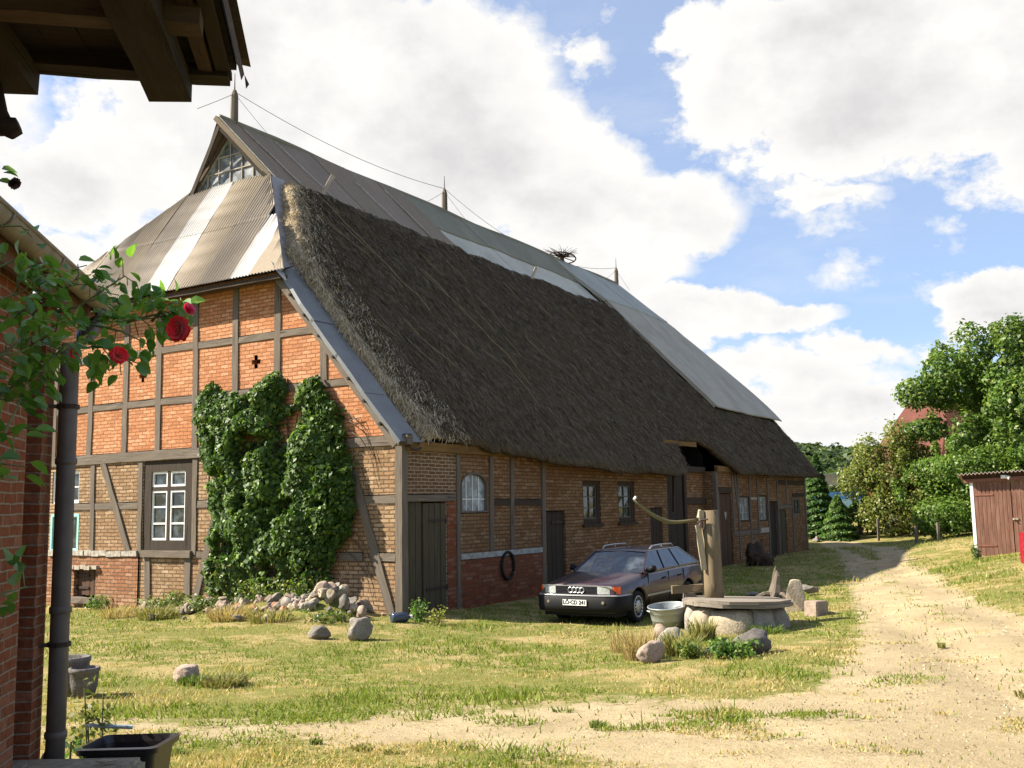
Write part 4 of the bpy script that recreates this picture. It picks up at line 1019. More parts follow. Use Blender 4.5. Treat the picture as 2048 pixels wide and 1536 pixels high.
mb = MB(); mb.bar(RP(15.2,5.75,.2), RP(15.4,5.95,.6), .10, .03, up=NRM); mb.build('stuck_board', M['timber_pale'], barn)
# remains of a nest wheel on the ridge
nest = empty('nest_wheel', (0,0,0), 0, 'remains of a stork nest wheel with spiky sticks on the barn ridge', 'nest'); nest.matrix_world = Matrix.Translation((*W(21.7, HW), RZ+.1)) @ Matrix.Rotation(BRZ, 4, 'Z')
mb = MB(); mb.tube([(0,0,0),(0,0,.28)], [.12,.09], 8); mb.build('hub', M['timber_dark'], nest)
mb = MB(); mb.tube([(.62*math.cos(k*math.pi/10), .62*math.sin(k*math.pi/10), .16-.12*math.cos(k*math.pi/10)) for k in range(21)], .03, 6); mb.build('rim', M['timber_dark'], nest)
for k in range(8):
    th_ = k*math.pi/4+.2; mb = MB(); mb.tube([(0,0,.2),(.6*math.cos(th_),.6*math.sin(th_),.17-.12*math.cos(th_))], .022, 5); mb.build('spoke', M['timber_dark'], nest)
mb = MB()
for k in range(46):
    th_ = rr.uniform(0, 6.28); L = rr.uniform(.35,.85); h = rr.uniform(.1,.35); mb.tube([(rr.uniform(-.15,.15),rr.uniform(-.15,.15),.22),(L*math.cos(th_),L*math.sin(th_),.2+h)], [.018,.006], 4)
st = mb.build('sticks', M['timber_dark'], nest); st['kind'] = 'stuff'
# ------------------------------------------------------------------ stones
def rock_mesh(name, seed, sx, sy, sz, flat=.5, sub=4, cuts=14, rough=.13):
    r = random.Random(seed); bm = bmesh.new(); bmesh.ops.create_icosphere(bm, subdivisions=sub, radius=1)
    planes = [(Vector((r.gauss(0,1), r.gauss(0,1), r.gauss(0,.8))).normalized(), r.uniform(1-flat, .98)) for _ in range(cuts)]
    for v in bm.verts:
        p = v.co.copy()
        for n, d in planes:
            k = p.dot(n)
            if k > d: p -= n*(k-d)*.98
        p *= 1+rough*mnoise.noise(p*1.6+Vector((seed*3.1,0,0)))*1.6+rough*.55*mnoise.noise(p*4+Vector((0,seed,0)))+rough*.30*mnoise.noise(p*11+Vector((seed,0,0)))
        v.co = Vector((p.x*sx, p.y*sy, p.z*sz))
    me = bpy.data.meshes.new(name); bm.to_mesh(me); bm.free()
    me.polygons.foreach_set('use_smooth', [True]*len(me.polygons)); return me
def put(me, name, m, loc, rot=(0,0,0), sc=1.0, label=None, cat=None, group=None, parent=None):
    o = bpy.data.objects.new(name, me); COL.objects.link(o); o.location = loc; o.rotation_euler = rot
    o.scale = (sc, sc, sc) if not hasattr(sc, '__len__') else sc
    if len(me.materials) == 0: me.materials.append(m)
    if parent: o.parent = parent
    return tag(o, label, cat, group)
def rock(name, seed, x, y, dims, m, label, rz=0, tilt=(0,0), sink=.25, z=None, cat='stone', group=None, **k):
    me = rock_mesh(name, seed, *[d/2 for d in dims], **k)
    zz = (ground_z(x, y) if z is None else z)+dims[2]*(.5-sink)
    return put(me, name, m, (x, y, zz), (tilt[0], tilt[1], rz), 1, label, cat, group)
rock('boulder', 3, -2.62, 17.05, (.50,.46,.44), M['stone_grey'], 'big greyish boulder in front of the rubble heap', .4, sink=.12)
rock('fieldstone', 4, -3.32, 17.15, (.36,.3,.27), M['stone_grey'], 'smooth grey-green round stone left of the big boulder', .2, sink=.2, flat=.3, cuts=7)
rock('fieldstone', 5, -4.02, 12.45, (.36,.3,.28), M['stone_pink'], 'lone pinkish stone lying in the middle of the grass', .7, sink=.22, flat=.4, cuts=5)
rock('fieldstone', 6, 2.36, 15.55, (.52,.45,.42), M['stone_grey'], 'rounded pale grey stone in front of the zinc tub', .1, sink=.25, flat=.3, cuts=9)
rock('fieldstone', 7, 1.80, 13.75, (.50,.32,.36), M['stone_pink'], 'tilted pink slab among the dry grass before the well', .5, (.2,.35), sink=.15, flat=.5)
rock('brick_fragment', 8, 2.42, 17.0, (.34,.22,.30), M['stone_pink'], 'brownish broken stone leaning at the foot of the zinc tub', .4, (.1,.6), sink=.1, flat=.5, sub=2)
rock('fieldstone', 9, 2.93, 14.5, (.62,.42,.32), M['stone_dark'], 'low dark stone half hidden in weeds before the well', .1, sink=.25, flat=.45)
rock('fieldstone', 10, 3.33, 14.35, (.64,.5,.42), M['stone_dark'], 'large flat-topped dark stone in front of the well', .5, sink=.18, flat=.55)
# --- rubble heap under the vine
meshes = [rock_mesh('rubble_stone', 40+i, .30, .24+.05*(i % 3), .20+.04*(i % 4), flat=.55, sub=3, cuts=14, rough=.16) for i in range(8)]
variants = {}
for key, m_ in (('stone_grey',M['stone_grey']),('stone_pink',M['stone_pink']),('stone_buff',M['stone_buff']),('brickbit',M['brickbit']),('stone_dark',M['stone_dark'])):
    variants[key] = []
    for me in meshes:
        c_ = me.copy(); c_.materials.clear(); c_.materials.append(m_); variants[key].append(c_)
names = {'stone_grey':('grey fieldstone lying in the rubble heap below the vine','grey stones of the rubble heap'),'stone_pink':('pinkish fieldstone lying in the rubble heap below the vine','pinkish stones of the rubble heap'),'stone_buff':('buff coloured stone lying in the rubble heap below the vine','buff stones of the rubble heap'),'brickbit':('broken red brick lying in the rubble heap below the vine','broken bricks of the rubble heap'),'stone_dark':('dark stone lying in the rubble heap below the vine','dark stones of the rubble heap')}
rr = random.Random(77)
for k in range(215):
    if k < 62: u = rr.gauss(1.25, .55); v = -.75+rr.gauss(0, .42); s = rr.uniform(.20,.60)
    elif k < 180: u = rr.uniform(1.6, 5.0); v = -1.05+rr.gauss(0, .45); s = rr.uniform(.16,.44)
    else: u = rr.uniform(4.8, 6.9); v = -.85+rr.gauss(0, .25); s = rr.uniform(.14,.36)
    v = min(v, -.2)
    x, y = W(v, u); key = rr.choices(['stone_grey','stone_pink','stone_buff','brickbit','stone_dark'], [5,4,4,1.6,1.2])[0]
    lift = .16*math.exp(-((u-1.15)/.4)**2-((v+.7)/.35)**2)
    put(rr.choice(variants[key]), 'rubble_stone', None, (x, y, ground_z(x, y)+s*.18+lift*rr.random()), (rr.uniform(-.5,.5), rr.uniform(-.5,.5), rr.uniform(0,6.28)), s, names[key][0], 'stone', names[key][1])
for i, (u, v, s, z, lab, mk) in enumerate(((1.05,-.62,.42,.50,'pale cap stone on the very top of the rubble heap','stone_buff'),(1.45,-.85,.5,.36,'large slanted buff stone in the upper rubble heap','stone_buff'),(1.75,-.6,.42,.32,'dark rounded stone at the vine side of the heap top','stone_dark'))):
    x, y = W(v, u); put(rock_mesh('rubble_stone', 90+i, .5, .42, .33), 'rubble_stone', M[mk], (x, y, z), (.2, .25*(i-1), i), s, lab, 'stone')
# small can lying by the corner post
can = empty('water_can', (-2.22, 19.4, ground_z(-2.22, 19.4)), .5, 'small blue-black canister lying by the barn corner', 'canister')
mb = MB(); mb.lathe([(0,-.17),(.085,-.17),(.1,-.15),(.1,.13),(.06,.17),(.035,.18),(.035,.21),(0,.21)], 14, (0,0,.1), 'x'); mb.build('body', plain('blue_black_plastic', (.03,.045,.07), .25, .6, 0, .1), can, smooth=True)
mb = MB(); mb.lathe([(0,.205),(.04,.205),(.04,.25),(0,.25)], 10, (0,0,.1), 'x'); mb.build('cap', M['white_paint'], can)

# ------------------------------------------------------------------ the well
WX, WY = 3.957, 18.17; WG = -.12; WT = .33
well = empty('draw_well', (WX, WY, WG), 0, 'old stone well with plank lid and thick wooden pump post', 'well')
stone_c = [M['stone_buff'], M['stone_grey'], M['stone_buff'], M['stone_pink']]
ang0 = [(-178,-140,'stone_buff'),(-139,-84,'stone_buff'),(-83,-52,'stone_grey'),(-51,-6,'stone_grey'),(-5,40,'stone_buff'),(41,85,'stone_grey'),(86,130,'stone_buff'),(131,181,'stone_grey')]
for i, (a0, a1, mk) in enumerate(ang0):
    bm = bmesh.new(); r0, r1 = .52, .90+R_.uniform(-.03,.03); n = 7; zt = WT-WG-R_.uniform(0,.05)
    def P(a, r, z): return (r*math.cos(math.radians(a)), r*math.sin(math.radians(a)), z)
    rows = []
    for q in range(n+1):
        a = a0+(a1-a0)*q/n; e = .06*(abs(q/n*2-1)**4)
        ring = []
        for (r, z) in ((r0,-.2),(r0,zt),(r1-.14,zt),(r1-.04-e,zt-.06-e*.6),(r1-e,zt*.55),(r1+.03-e,.1),(r1+.02-e,-.2)):
            nn = .035*mnoise.noise(Vector(P(a, r, z))*4+Vector((i,0,0)))+.015*mnoise.noise(Vector(P(a, r, z))*13)
            ring.append(bm.verts.new(P(a, r+nn, z+nn)))
        rows.append(ring)
    for q in range(n):
        for s in range(7): bm.faces.new((rows[q][s], rows[q][(s+1) % 7], rows[q+1][(s+1) % 7], rows[q+1][s]))
    bm.faces.new(rows[0][::-1]); bm.faces.new(rows[-1]); bmesh.ops.recalc_face_normals(bm, faces=bm.faces[:])
    me = bpy.data.meshes.new('ring_stone'); bm.to_mesh(me); bm.free(); me.materials.append(M[mk]); me.polygons.foreach_set('use_smooth', [True]*len(me.polygons))
    put(me, 'ring_stone', M[mk], (0,0,0), parent=well)
# plank lid: planks cut to a round outline
def plank_piece(y0, y1, z0, th, R, x0=-9, x1=9, m=None):
    top = []; n = 16
    xs = lambda y: math.sqrt(max(0, R*R-y*y))
    ys = [y0+(y1-y0)*k/8 for k in range(9)]
    right = [(min(xs(y), x1)+R_.uniform(-.012,.012), y) for y in ys]; left = [(max(-xs(y), x0)+R_.uniform(-.012,.012), y) for y in reversed(ys)]
    pts = right+left; mb = MB(); N_ = len(pts)
    dz = [R_.uniform(-.006,.006) for _ in pts]
    vs = [(x, y, z0+dz[i]) for i, (x, y) in enumerate(pts)]+[(x, y, z0+th+dz[i]) for i, (x, y) in enumerate(pts)]
    fs = [tuple(range(N_-1,-1,-1)), tuple(range(N_, 2*N_))]+[(i, (i+1) % N_, N_+(i+1) % N_, N_+i) for i in range(N_)]
    uv = [[(vs[k][1], vs[k][0]) for k in f] for f in fs[:2]]+[[(0, i*.1),(0, i*.1+.1),(.06, i*.1+.1),(.06, i*.1)] for i in range(N_)]
    mb.add(vs, fs, uv); o = mb.build('lid_plank', m or M['postwood'], well); o.rotation_euler = (0, .02, -.10)
gw_ = wood('grey_lid_planks', (.15,.125,.10), (.27,.235,.195), (.20,.165,.125), gs=18)
z0 = WT-WG+.005
for (a, b_) in ((-.90,-.52),(-.51,-.10),(-.09,.33),(.34,.72)): plank_piece(a, b_, z0+R_.uniform(0,.008), .06, .97, m=gw_)
plank_piece(-.92, -.30, z0+.068, .05, .95, x0=-1, x1=.93, m=gw_)
mb = MB(); px_, py_ = 3.60-WX, 18.45-WY
mb.tube([(px_+.012, py_, z0+.02), (px_+.008,py_,.8), (px_,py_,1.4), (px_-.01,py_,2.12)], [.178,.172,.162,.156], 20); post = mb.build('pump_post', M['postwood'], well, smooth=False)
for p in post.data.polygons: p.use_smooth = len(p.vertices) == 4
msl = wood('pale_slat', (.28,.225,.145), (.40,.335,.225))
for (q0, q1, w_, d_, s_) in (((px_-.20,py_-.06,1.98),(px_-.165,py_-.04,2.125),.06,.10,1),((px_-.25,py_-.1,1.86),(px_-.17,py_-.1,1.05),.055,.10,5),((px_-.18,py_-.1,2.12),(px_-.18,py_-.1,1.82),.05,.09,3)):
    mb = MB(); mb.bar(q0, q1, w_, d_, jit=.004, seg=s_); mb.build('pump_slat', msl, well)
mb = MB(); mb.tube([(px_-.26,py_-.12,1.90),(px_-.20,py_-.14,1.95),(px_-.08,py_-.19,1.96)], .018, 6); mb.tube([(px_-.2,py_-.15,1.95),(px_-.19,py_-.15,1.80)], .03, 6); mb.build('pivot_iron', M['iron'], well)
mb = MB(); pts = [(2.16,2.23,.018),(2.27,2.12,.03),(2.41,2.01,.030),(2.55,1.915,.036),(2.68,1.85,.038),(2.82,1.805,.035),(2.97,1.795,.030),(3.15,1.81,.028),(3.38,1.835,.022)]
mb.tube([(x-WX, 18.44-WY-(.25*(3.38-x)), z-WG) for x, z, r in pts], [r for *_, r in pts], 8); mb.build('pump_handle', wood('mossy_handle', (.10,.085,.04), (.19,.165,.085)), well, smooth=True)
mb = MB(); mb.tube([(2.17-WX,18.14-WY,2.22-WG),(2.21-WX,18.14-WY,2.27-WG)], .025, 6); mb.build('handle_knob', M['white_paint'], well)
log = empty('timber_log', (3.15, 18.75, 0), 0, 'short squared grey log propped level left of the pump post', 'log')
mb = MB(); mb.bar((-.26,0,.555), (.32,0,.57), .14, .145, jit=.008, seg=4); mb.build('beam', M['postwood'], log)
mb = MB(); mb.bar((.05,.02,-.13), (.06,.02,.48), .22, .2, jit=.015, seg=4); mb.build('prop', M['timber'], log)
# zinc tub with a few bits in it
tx, ty = 2.86, 18.95; tg = -.165
tub = empty('zinc_tub', (tx, ty, tg), .3, 'round galvanised zinc tub leaning in the grass left of the well', 'tub'); tub.rotation_euler = (.06, -.10, .3)
mz = sheetmat('galvanised_zinc', (.26,.285,.28), (.33,.355,.35), (.20,.23,.215), .4, .5, .35, (3,3,9))
mb = MB(); mb.lathe([(.0,.02),(.27,.02),(.275,.0),(.285,.02),(.315,.17),(.322,.175),(.325,.185),(.34,.30),(.347,.305),(.35,.315),(.365,.40),(.38,.405),(.382,.42),(.365,.425),(.355,.40),(.30,.04),(0,.04)], 36); mb.build('body', mz, tub, smooth=True)
for s in (-1, 1):
    mb = MB(); mb.tube([(s*.36,-.07,.34),(s*.40,-.06,.37),(s*.41,0,.38),(s*.40,.06,.37),(s*.36,.07,.34)], .012, 6); mb.build('handle', mz, tub)
cloth = put(rock_mesh('rag', 61, .08, .05, .035), 'rag', M['white_paint'], (tx+.14, ty-.05, tg+.40), label='small white rag on the rim of the zinc tub', cat='rag')
# slab, block and stump beyond the well
slab = rock('stone_slab', 12, 5.50, 20.05, (.62,.26,.72), M['stone_buff'], 'pale slab of worked stone leaning beside the well', -.25, (0,.35), sink=.10, flat=.6, cuts=9, rough=.03)
bm = bmesh.new(); bmesh.ops.create_cube(bm, size=1); bmesh.ops.bevel(bm, geom=bm.edges[:], offset=.05, segments=2, affect='EDGES')
me = bpy.data.meshes.new('stone_block'); bm.to_mesh(me); bm.free(); put(me, 'stone_block', M['stone_pink'], (5.72, 19.35, .10), (0,.03,.62), (.36,.30,.30), 'squared pinkish stone block right of the well', 'stone block')
stx, sty = 5.93, 23.0
st = empty('tree_stump', (stx, sty, ground_z(stx, sty)), 0, 'weathered grey root stump sticking up behind the well', 'stump')
mb = MB(); mb.tube([(-.05,0,-.05),(-.03,0,.15),(0,.02,.33),(.03,0,.52),(.02,.02,.66)], [.22,.16,.12,.08,.015], 9); mb.tube([(-.07,.03,.1),(-.02,.03,.55),(.0,.02,.74)], [.09,.05,.008], 6); mb.build('trunk', M['timber'], st)
for a, L in ((3.3,.62),(2.6,.45),(.1,.5),(5.2,.4),(4.2,.5)):
    mb = MB(); mb.tube([(0,0,.08),(L*.5*math.cos(a),L*.5*math.sin(a),.12),(L*math.cos(a),L*math.sin(a),.0)], [.09,.06,.03], 6); mb.build('root', M['timber'], st)
for i, (x, y, d, lab) in enumerate(((5.55,23.6,(.5,.25,.2),'flat grey chunk of wood left of the root stump'),(6.75,23.3,(.42,.3,.3),'dark clod of rotten wood right of the root stump'))):
    rock('wood_chunk', 30+i, x, y, d, M['stone_dark'] if i else M['stone_grey'], lab, .2*i, (.1,.1), sink=.1, flat=.55, cat='wood')
# scrap by the wall
sx_, sy_ = 8.74, 36.5
sc_ = empty('scrap_heap', (sx_, sy_, ground_z(sx_, sy_)), .2, 'dark hunched lump of rusty scrap standing by the far barn wall', 'scrap')
put(rock_mesh('drum', 70, .42, .36, .40, flat=.3, rough=.22), 'drum', M['iron'], (-.05,0,.36), (0,0,0), (.9,1,1.25), parent=sc_); put(rock_mesh('hood', 71, .30, .28, .30, flat=.3, rough=.2), 'hood', M['timber_dark'], (.34,-.05,.18), parent=sc_)
for x0, x1, z1 in ((-.5,.25,.95),(.62,.1,.8),(.1,.75,.35)):
    mb = MB(); mb.bar((x0,-.12,-.05),(x1,.02,z1), .07, .03, jit=.004, seg=3); mb.build('iron_bar', M['iron'], sc_)
# tyre hung on the plinth
ty_ = W(4.04, -.07)
tyre = bpy.data.meshes.new('x'); mb = MB(); n = 30; mb.tube([(.27*math.cos(2*math.pi*k/n), 0, .31*math.sin(2*math.pi*k/n)) for k in range(n+1)], .035, 8, cap=False)
o = mb.build('rubber_tyre', plain('old_rubber', (.018,.016,.015), .8, .2, 0, .3, 20), None, smooth=True); o.location = (*ty_, .77); o.rotation_euler = (0, 0, BRZ); tag(o, 'thin dark rubber tyre hanging on the red brick plinth', 'tyre')

# ------------------------------------------------------------------ estate car
def text_mesh(body, size, name, m, parent, mw, bold=0.0):
    cu = bpy.data.curves.new(name, 'FONT'); cu.body = body; cu.size = size; cu.align_x = 'CENTER'; cu.align_y = 'CENTER'; cu.extrude = .002; cu.offset = bold
    tmp = bpy.data.objects.new(name, cu); COL.objects.link(tmp)
    dg = bpy.context.evaluated_depsgraph_get(); me = bpy.data.meshes.new_from_object(tmp.evaluated_get(dg)); bpy.data.objects.remove(tmp)
    me.materials.clear(); me.materials.append(m); me.name = name
    o = bpy.data.objects.new(name, me); COL.objects.link(o); o.parent = parent; o.matrix_local = mw; return o
def carpaint(name, c, r=.28):
    m, t, b = mat(name, r, .5, 0, c); b.inputs['Coat Weight'].default_value = .35; b.inputs['Coat Roughness'].default_value = .08
    o = t.new('ShaderNodeTexCoord').outputs['Object']; n = t.noise(o, 5, 5, .65)
    t.l.new(t.mix(t.ramp(n, .4, .75, 0, .35), c, tuple(min(1, x*1.8+.025) for x in c)), b.inputs['Base Color']); t.l.new(t.ramp(n, .3, .7, r, r+.22), b.inputs['Roughness']); return m
MC = dict(blk=plain('car_black_plastic', (.008,.008,.009), .65, .2, 0, .15), tyre=plain('car_rubber', (.016,.016,.016), .85, .2), cap=plain('wheel_silver', (.42,.42,.41), .35, .5, .4, .1), chrome=plain('bright_trim', (.34,.34,.35), .3, .5, .5, .05),
          amber=plain('amber_lens', (.85,.10,.015), .25, .5, 0, .1), lens=plain('lamp_lens', (.42,.44,.43), .12, .7, .1, .3, 40), fog=plain('fog_lens', (.20,.16,.12), .15, .6), plate=plain('plate_white', (.72,.73,.68), .5, .3, 0, .05), ink=plain('plate_ink', (.02,.02,.02), .5), glass=glassmat('car_glass', (.016,.020,.024), .04, .9))
def car(root, paint, plate_text):
    L = 4.79; XF, XR, RA = .93, 3.62, .365
    def wx(x): return float(np.interp(x, [0,.06,.2,.5,1.2,2.4,3.8,4.4,4.68,4.79], [.80,.84,.875,.895,.905,.907,.90,.875,.84,.78]))
    def zt(x): return float(np.interp(x, [0,.04,.12,.6,1.2,1.45,2.5,3.6,4.5,4.79], [.765,.785,.80,.86,.925,.94,.965,.985,.99,.93]))
    def zb(x):
        z = .26
        for xw in (XF, XR):
            d = abs(x-xw)
            if d < RA: z = max(z, .315+math.sqrt(RA*RA-d*d))
        return z
    xs = sorted(set([0,.04,.12,.25,.4]+[XF+RA*math.cos(math.pi*k/14) for k in range(15)]+[XR+RA*math.cos(math.pi*k/14) for k in range(15)]+[1.45,1.8,2.2,2.6,3.0,4.15,4.3,4.5,4.68,4.79]))
    mb = MB(); vs = []; fs = []
    for x in xs:
        w, t_, bt = wx(x), zt(x), zb(x); sh = t_-(.05 if x < 1.4 else .02); m1 = max(.50, bt+.02); m2 = max(.66, bt+.035)
        half = [(w-.07,bt),(w-.015,bt+.008),(w,m1),(w-.006,m2),(w-.03,sh-.045),(w-.075,sh),(w-.16,t_-.004),(w*.45,t_+.018)]
        ring = [(x,-y,z) for y, z in half]+[(x,0,t_+.024)]+[(x,y,z) for y, z in reversed(half)]
        vs += ring
    n = 17
    for i in range(len(xs)-1):
        for k in range(n-1): fs.append((i*n+k, (i+1)*n+k, (i+1)*n+k+1, i*n+k+1))
    fs.append(tuple(range(n))); fs.append(tuple(range((len(xs)-1)*n+n-1, (len(xs)-1)*n-1, -1)))
    mb.add(vs, fs); body = mb.build('body', paint, root, smooth=True)
    fix_normals(body)
    for p in body.data.polygons:
        if len(p.vertices) > 4: p.use_smooth = False
    mb = MB(); mb.box(.12, 4.7, -.80, .80, .18, .33); mb.box(.45, 1.38, -.74, .74, .3, .62); mb.box(3.15, 4.1, -.74, .74, .3, .62); mb.build('underbody', MC['blk'], root)
    # greenhouse
    def gp(x, z, s=1): return (x, s*(.80-(z-.95)*.50), z)
    B0, T0, T1, B1 = (1.40,.945), (2.10,1.355), (3.82,1.372), (4.62,.995)
    mb = MB(); a, b_ = gp(*B0,1), gp(*T0,1); c, d = gp(*B0,-1), gp(*T0,-1)
    mid0, mid1 = (B0[0]-.10,0,.945), (T0[0]-.05,0,T0[1]+.012)
    mb.add([a, mid0, c, d, mid1, b_], [(0,1,4,5),(1,2,3,4)]); mb.build('windscreen', MC['glass'], root, smooth=True)
    mb = MB(); a, b_, c, d = gp(*T1,1), gp(*B1,1), gp(*T1,-1), gp(*B1,-1); mb.add([a, b_, d, c], [(0,1,2,3)]); mb.build('rear_window', MC['glass'], root)
    tf = lambda x: 1.355+(1.372-1.355)*(x-2.1)/(3.82-2.1); bf = lambda x: .955+(.99-.955)*(x-1.4)/(4.62-1.4)
    for s in (-1, 1):
        for (xb0, xb1, xt0, xt1) in ((1.46,2.50,2.10,2.58),(2.54,3.36,2.62,3.22),(3.40,4.60,3.26,3.80)):
            mb = MB(); mb.add([gp(xb0,bf(xb0),s), gp(xb1,bf(xb1),s), gp(xt1,tf(xt1)-.012,s), gp(xt0,tf(xt0)-.012,s)], [(0,1,2,3)]); mb.build('side_window', MC['glass'], root)
        for (xb, xt) in ((2.52,2.60),(3.38,3.24)):
            mb = MB(); p, q = Vector(gp(xb,bf(xb),s)), Vector(gp(xt,tf(xt),s)); mb.bar(p, q, .045, .02, up=(0,s,0)); mb.build('pillar', MC['blk'], root)
        mb = MB(); mb.tube([gp(1.40,.95,s), gp(2.08,1.35,s)], .026, 6); mb.build('pillar', paint, root)
        mb = MB(); mb.tube([gp(1.46,.96,s), gp(2.12,1.352,s), gp(3.80,1.368,s), gp(4.58,1.0,s)], .014, 6); mb.build('window_trim', MC['chrome'], root)
        mb = MB(); mb.bar((1.36,s*.822,.955), (4.5,s*.80,.995), .03, .02, up=(0,1,0)); mb.build('belt_trim', MC['chrome'] if s > 0 else paint, root)
        mb = MB(); mb.bar((1.33,s*.908,.50), (3.22,s*.908,.505), .022, .035, up=(0,0,1)); mb.build('side_trim', MC['chrome'], root)
        for xd in (1.43, 2.50, 3.35):
            mb = MB(); mb.bar((xd,s*.906,.32), (xd+.03,s*.882,.93), .008, .012, up=(0,1,0)); mb.build('door_gap', MC['blk'], root)
        for xd in (2.34, 3.20):
            mb = MB(); mb.bar((xd-.16,s*.902,.80), (xd,s*.902,.805), .02, .03); mb.build('door_handle', MC['blk'], root)
        mb = MB(); mb.tube([(1.62,s*.80,.99),(1.60,s*.92,1.02),(1.58,s*.98,1.03)], [.05,.075,.06], 8); mb.build('mirror', MC['blk'], root, smooth=True)
        # roof rails
        mb = MB(); y = s*.56; pts = [(2.30,y,1.375),(2.42,y,1.445),(2.9,y,1.46),(3.5,y,1.455),(3.62,y,1.38)]; mb.tube(pts, .018, 6); mb.tube([(2.95,y,1.38),(2.95,y,1.455)], .014, 6); mb.build('roof_rail', MC['chrome'], root, smooth=True)
        # lamps
        mb = MB(); mb.grid(lambda a, b_: (-.035+.05*a*a, s*(.46+.30*a), .62+.145*b_), 6, 4); mb.add([(-.035,s*.46,.62),(-.035,s*.46,.765),(.05,s*.46,.765),(.05,s*.46,.62)], [(0,1,2,3)]); fix_normals(mb.build('headlight', MC['lens'], root, smooth=True))
        mb = MB(); mb.grid(lambda a, b_: (.02+.16*a*a, s*(.765+.10*math.sin(a*1.4)), .62+.14*b_), 6, 3); fix_normals(mb.build('indicator', MC['amber'], root, smooth=True))
        mb = MB(); mb.tube([(-.10,s*.60,.46),(-.075,s*.60,.46)], [.028,.04], 12); mb.build('fog_lamp', MC['fog'], root)
        mb = MB(); mb.grid(lambda a, b_: (4.72+.03*(1-a), s*(.60+.2*a), .66+.18*b_), 3, 3); mb.build('tail_lamp', MC['amber'], root)
        for xw in (XF, XR):
            w0 = s*.895; ww = empty_child('wheel', root, (xw, 0, .315))
            pf = [(.20,-.18),(.285,-.18),(.312,-.14),(.315,-.09),(.312,-.035),(.285,0),(.235,.0),(.215,-.03)]
            mb = MB(); mb.lathe([(r, w0+h*s) for r, h in pf], 30, (0,0,0), 'y'); fix_normals(mb.build('tyre', MC['tyre'], ww, smooth=True))
            mb = MB(); mb.lathe([(.222,w0-.035*s),(.215,w0-.006*s),(.195,w0-.004*s),(.185,w0-.016*s),(.125,w0-.012*s),(.115,w0-.001*s),(.05,w0+.006*s),(0,w0+.006*s)], 30, (0,0,0), 'y'); fix_normals(mb.build('hub_cap', MC['cap'], ww, smooth=True))
            mb = MB()
            for k in range(15):
                th = 2*math.pi*k/15; mb.bar((.13*math.cos(th), w0-.0085*s, .13*math.sin(th)), (.183*math.cos(th), w0-.0105*s, .183*math.sin(th)), .026, .012, up=(0,1,0))
            hs = mb.build('hub_slots', MC['blk'], ww); hs['kind'] = 'stuff'
    mb = MB(); sec = [(-1,-.012),(-.98,.0),(-.8,.012),(-.4,.028),(0,.034),(.4,.028),(.8,.012),(.98,0),(1,-.012)]
    vs = []; fs = []; rx = [2.03,2.10,2.3,2.9,3.5,3.80,3.90]
    for x in rx:
        for (yy, dz) in sec: vs.append((x, yy*(.80-(tf(min(max(x,2.1),3.82))-.95)*.5+.012), tf(min(max(x,2.1),3.82))+dz-(.03 if x in (2.03,3.90) else 0)))
    for i in range(len(rx)-1):
        for k in range(8): fs.append((i*9+k, (i+1)*9+k, (i+1)*9+k+1, i*9+k+1))
    mb.add(vs, fs); fix_normals(mb.build('roof', paint, root, smooth=True))
    # bumpers swept round the corners
    def bumper(pts, z0, z1, th, nm, m_, bul=.02):
        mb = MB(); vs = []; fs = []; sec = [(0,z0),(th*.8,z0+.01),(th,z0+(z1-z0)*.35),(th,z1-.03),(th*.6,z1),(0,z1)]
        for i, (x, y) in enumerate(pts):
            p, q = pts[max(i-1,0)], pts[min(i+1,len(pts)-1)]; tx_, ty2 = q[0]-p[0], q[1]-p[1]; l = math.hypot(tx_, ty2); nx_, ny_ = -ty2/l, tx_/l
            for (o_, z) in sec: vs.append((x+nx_*o_, y+ny_*o_, z))
        for i in range(len(pts)-1):
            for k in range(6): fs.append((i*6+k, i*6+(k+1) % 6, (i+1)*6+(k+1) % 6, (i+1)*6+k))
        fs += [tuple(range(6)), tuple(range((len(pts)-1)*6, len(pts)*6))]
        mb.add(vs, fs); return fix_normals(mb.build(nm, m_, root, smooth=True))
    fp = [(.50,.885),(.25,.875),(.10,.845),(.02,.78),(-.015,.6),(-.03,.3),(-.035,0),(-.03,-.3),(-.015,-.6),(.02,-.78),(.10,-.845),(.25,-.875),(.50,-.885)]
    bumper([(x, -y) for x, y in fp], .27, .585, -.075, 'bumper', MC['blk']) if False else bumper(fp[::-1], .27, .585, .075, 'bumper', MC['blk'])
    bumper(fp[::-1], .585, .607, .070, 'bumper_trim', MC['chrome'])
    rp = [(4.3,-.885),(4.6,-.85),(4.75,-.75),(4.79,-.4),(4.80,0),(4.79,.4),(4.75,.75),(4.6,.85),(4.3,.885)]
    bumper([(x, y) for x, y in rp], .30, .58, -.07, 'bumper', MC['blk']) if False else bumper(rp, .30, .58, -.0701 if False else .07, 'bumper', MC['blk'])
    bumper(rp, .50, .535, .082, 'bumper_trim', MC['chrome'])
    mb = MB(); mb.box(-.028,.05,-.455,.455,.615,.755); gr = mb.build('grille', MC['blk'], root)
    mb = MB()
    for k in range(5): mb.bar((-.031,-.45,.632+.026*k), (-.031,.45,.632+.026*k), .006, .006, up=(1,0,0))
    gs_ = mb.build('grille_slats', plain('grille_dark', (.03,.03,.033), .4), gr); gs_['kind'] = 'stuff'
    mb = MB(); mb.bar((-.03,-.76,.772), (-.03,.76,.772), .016, .014, up=(1,0,0)); mb.build('grille_trim', MC['chrome'], root)
    mb = MB()
    for k in range(4):
        cy = (k-1.5)*.082; n_ = 20; mb.tube([(-.040, cy+.054*math.cos(2*math.pi*q/n_), .688+.050*math.sin(2*math.pi*q/n_)) for q in range(n_+1)], .0085, 6, cap=False)
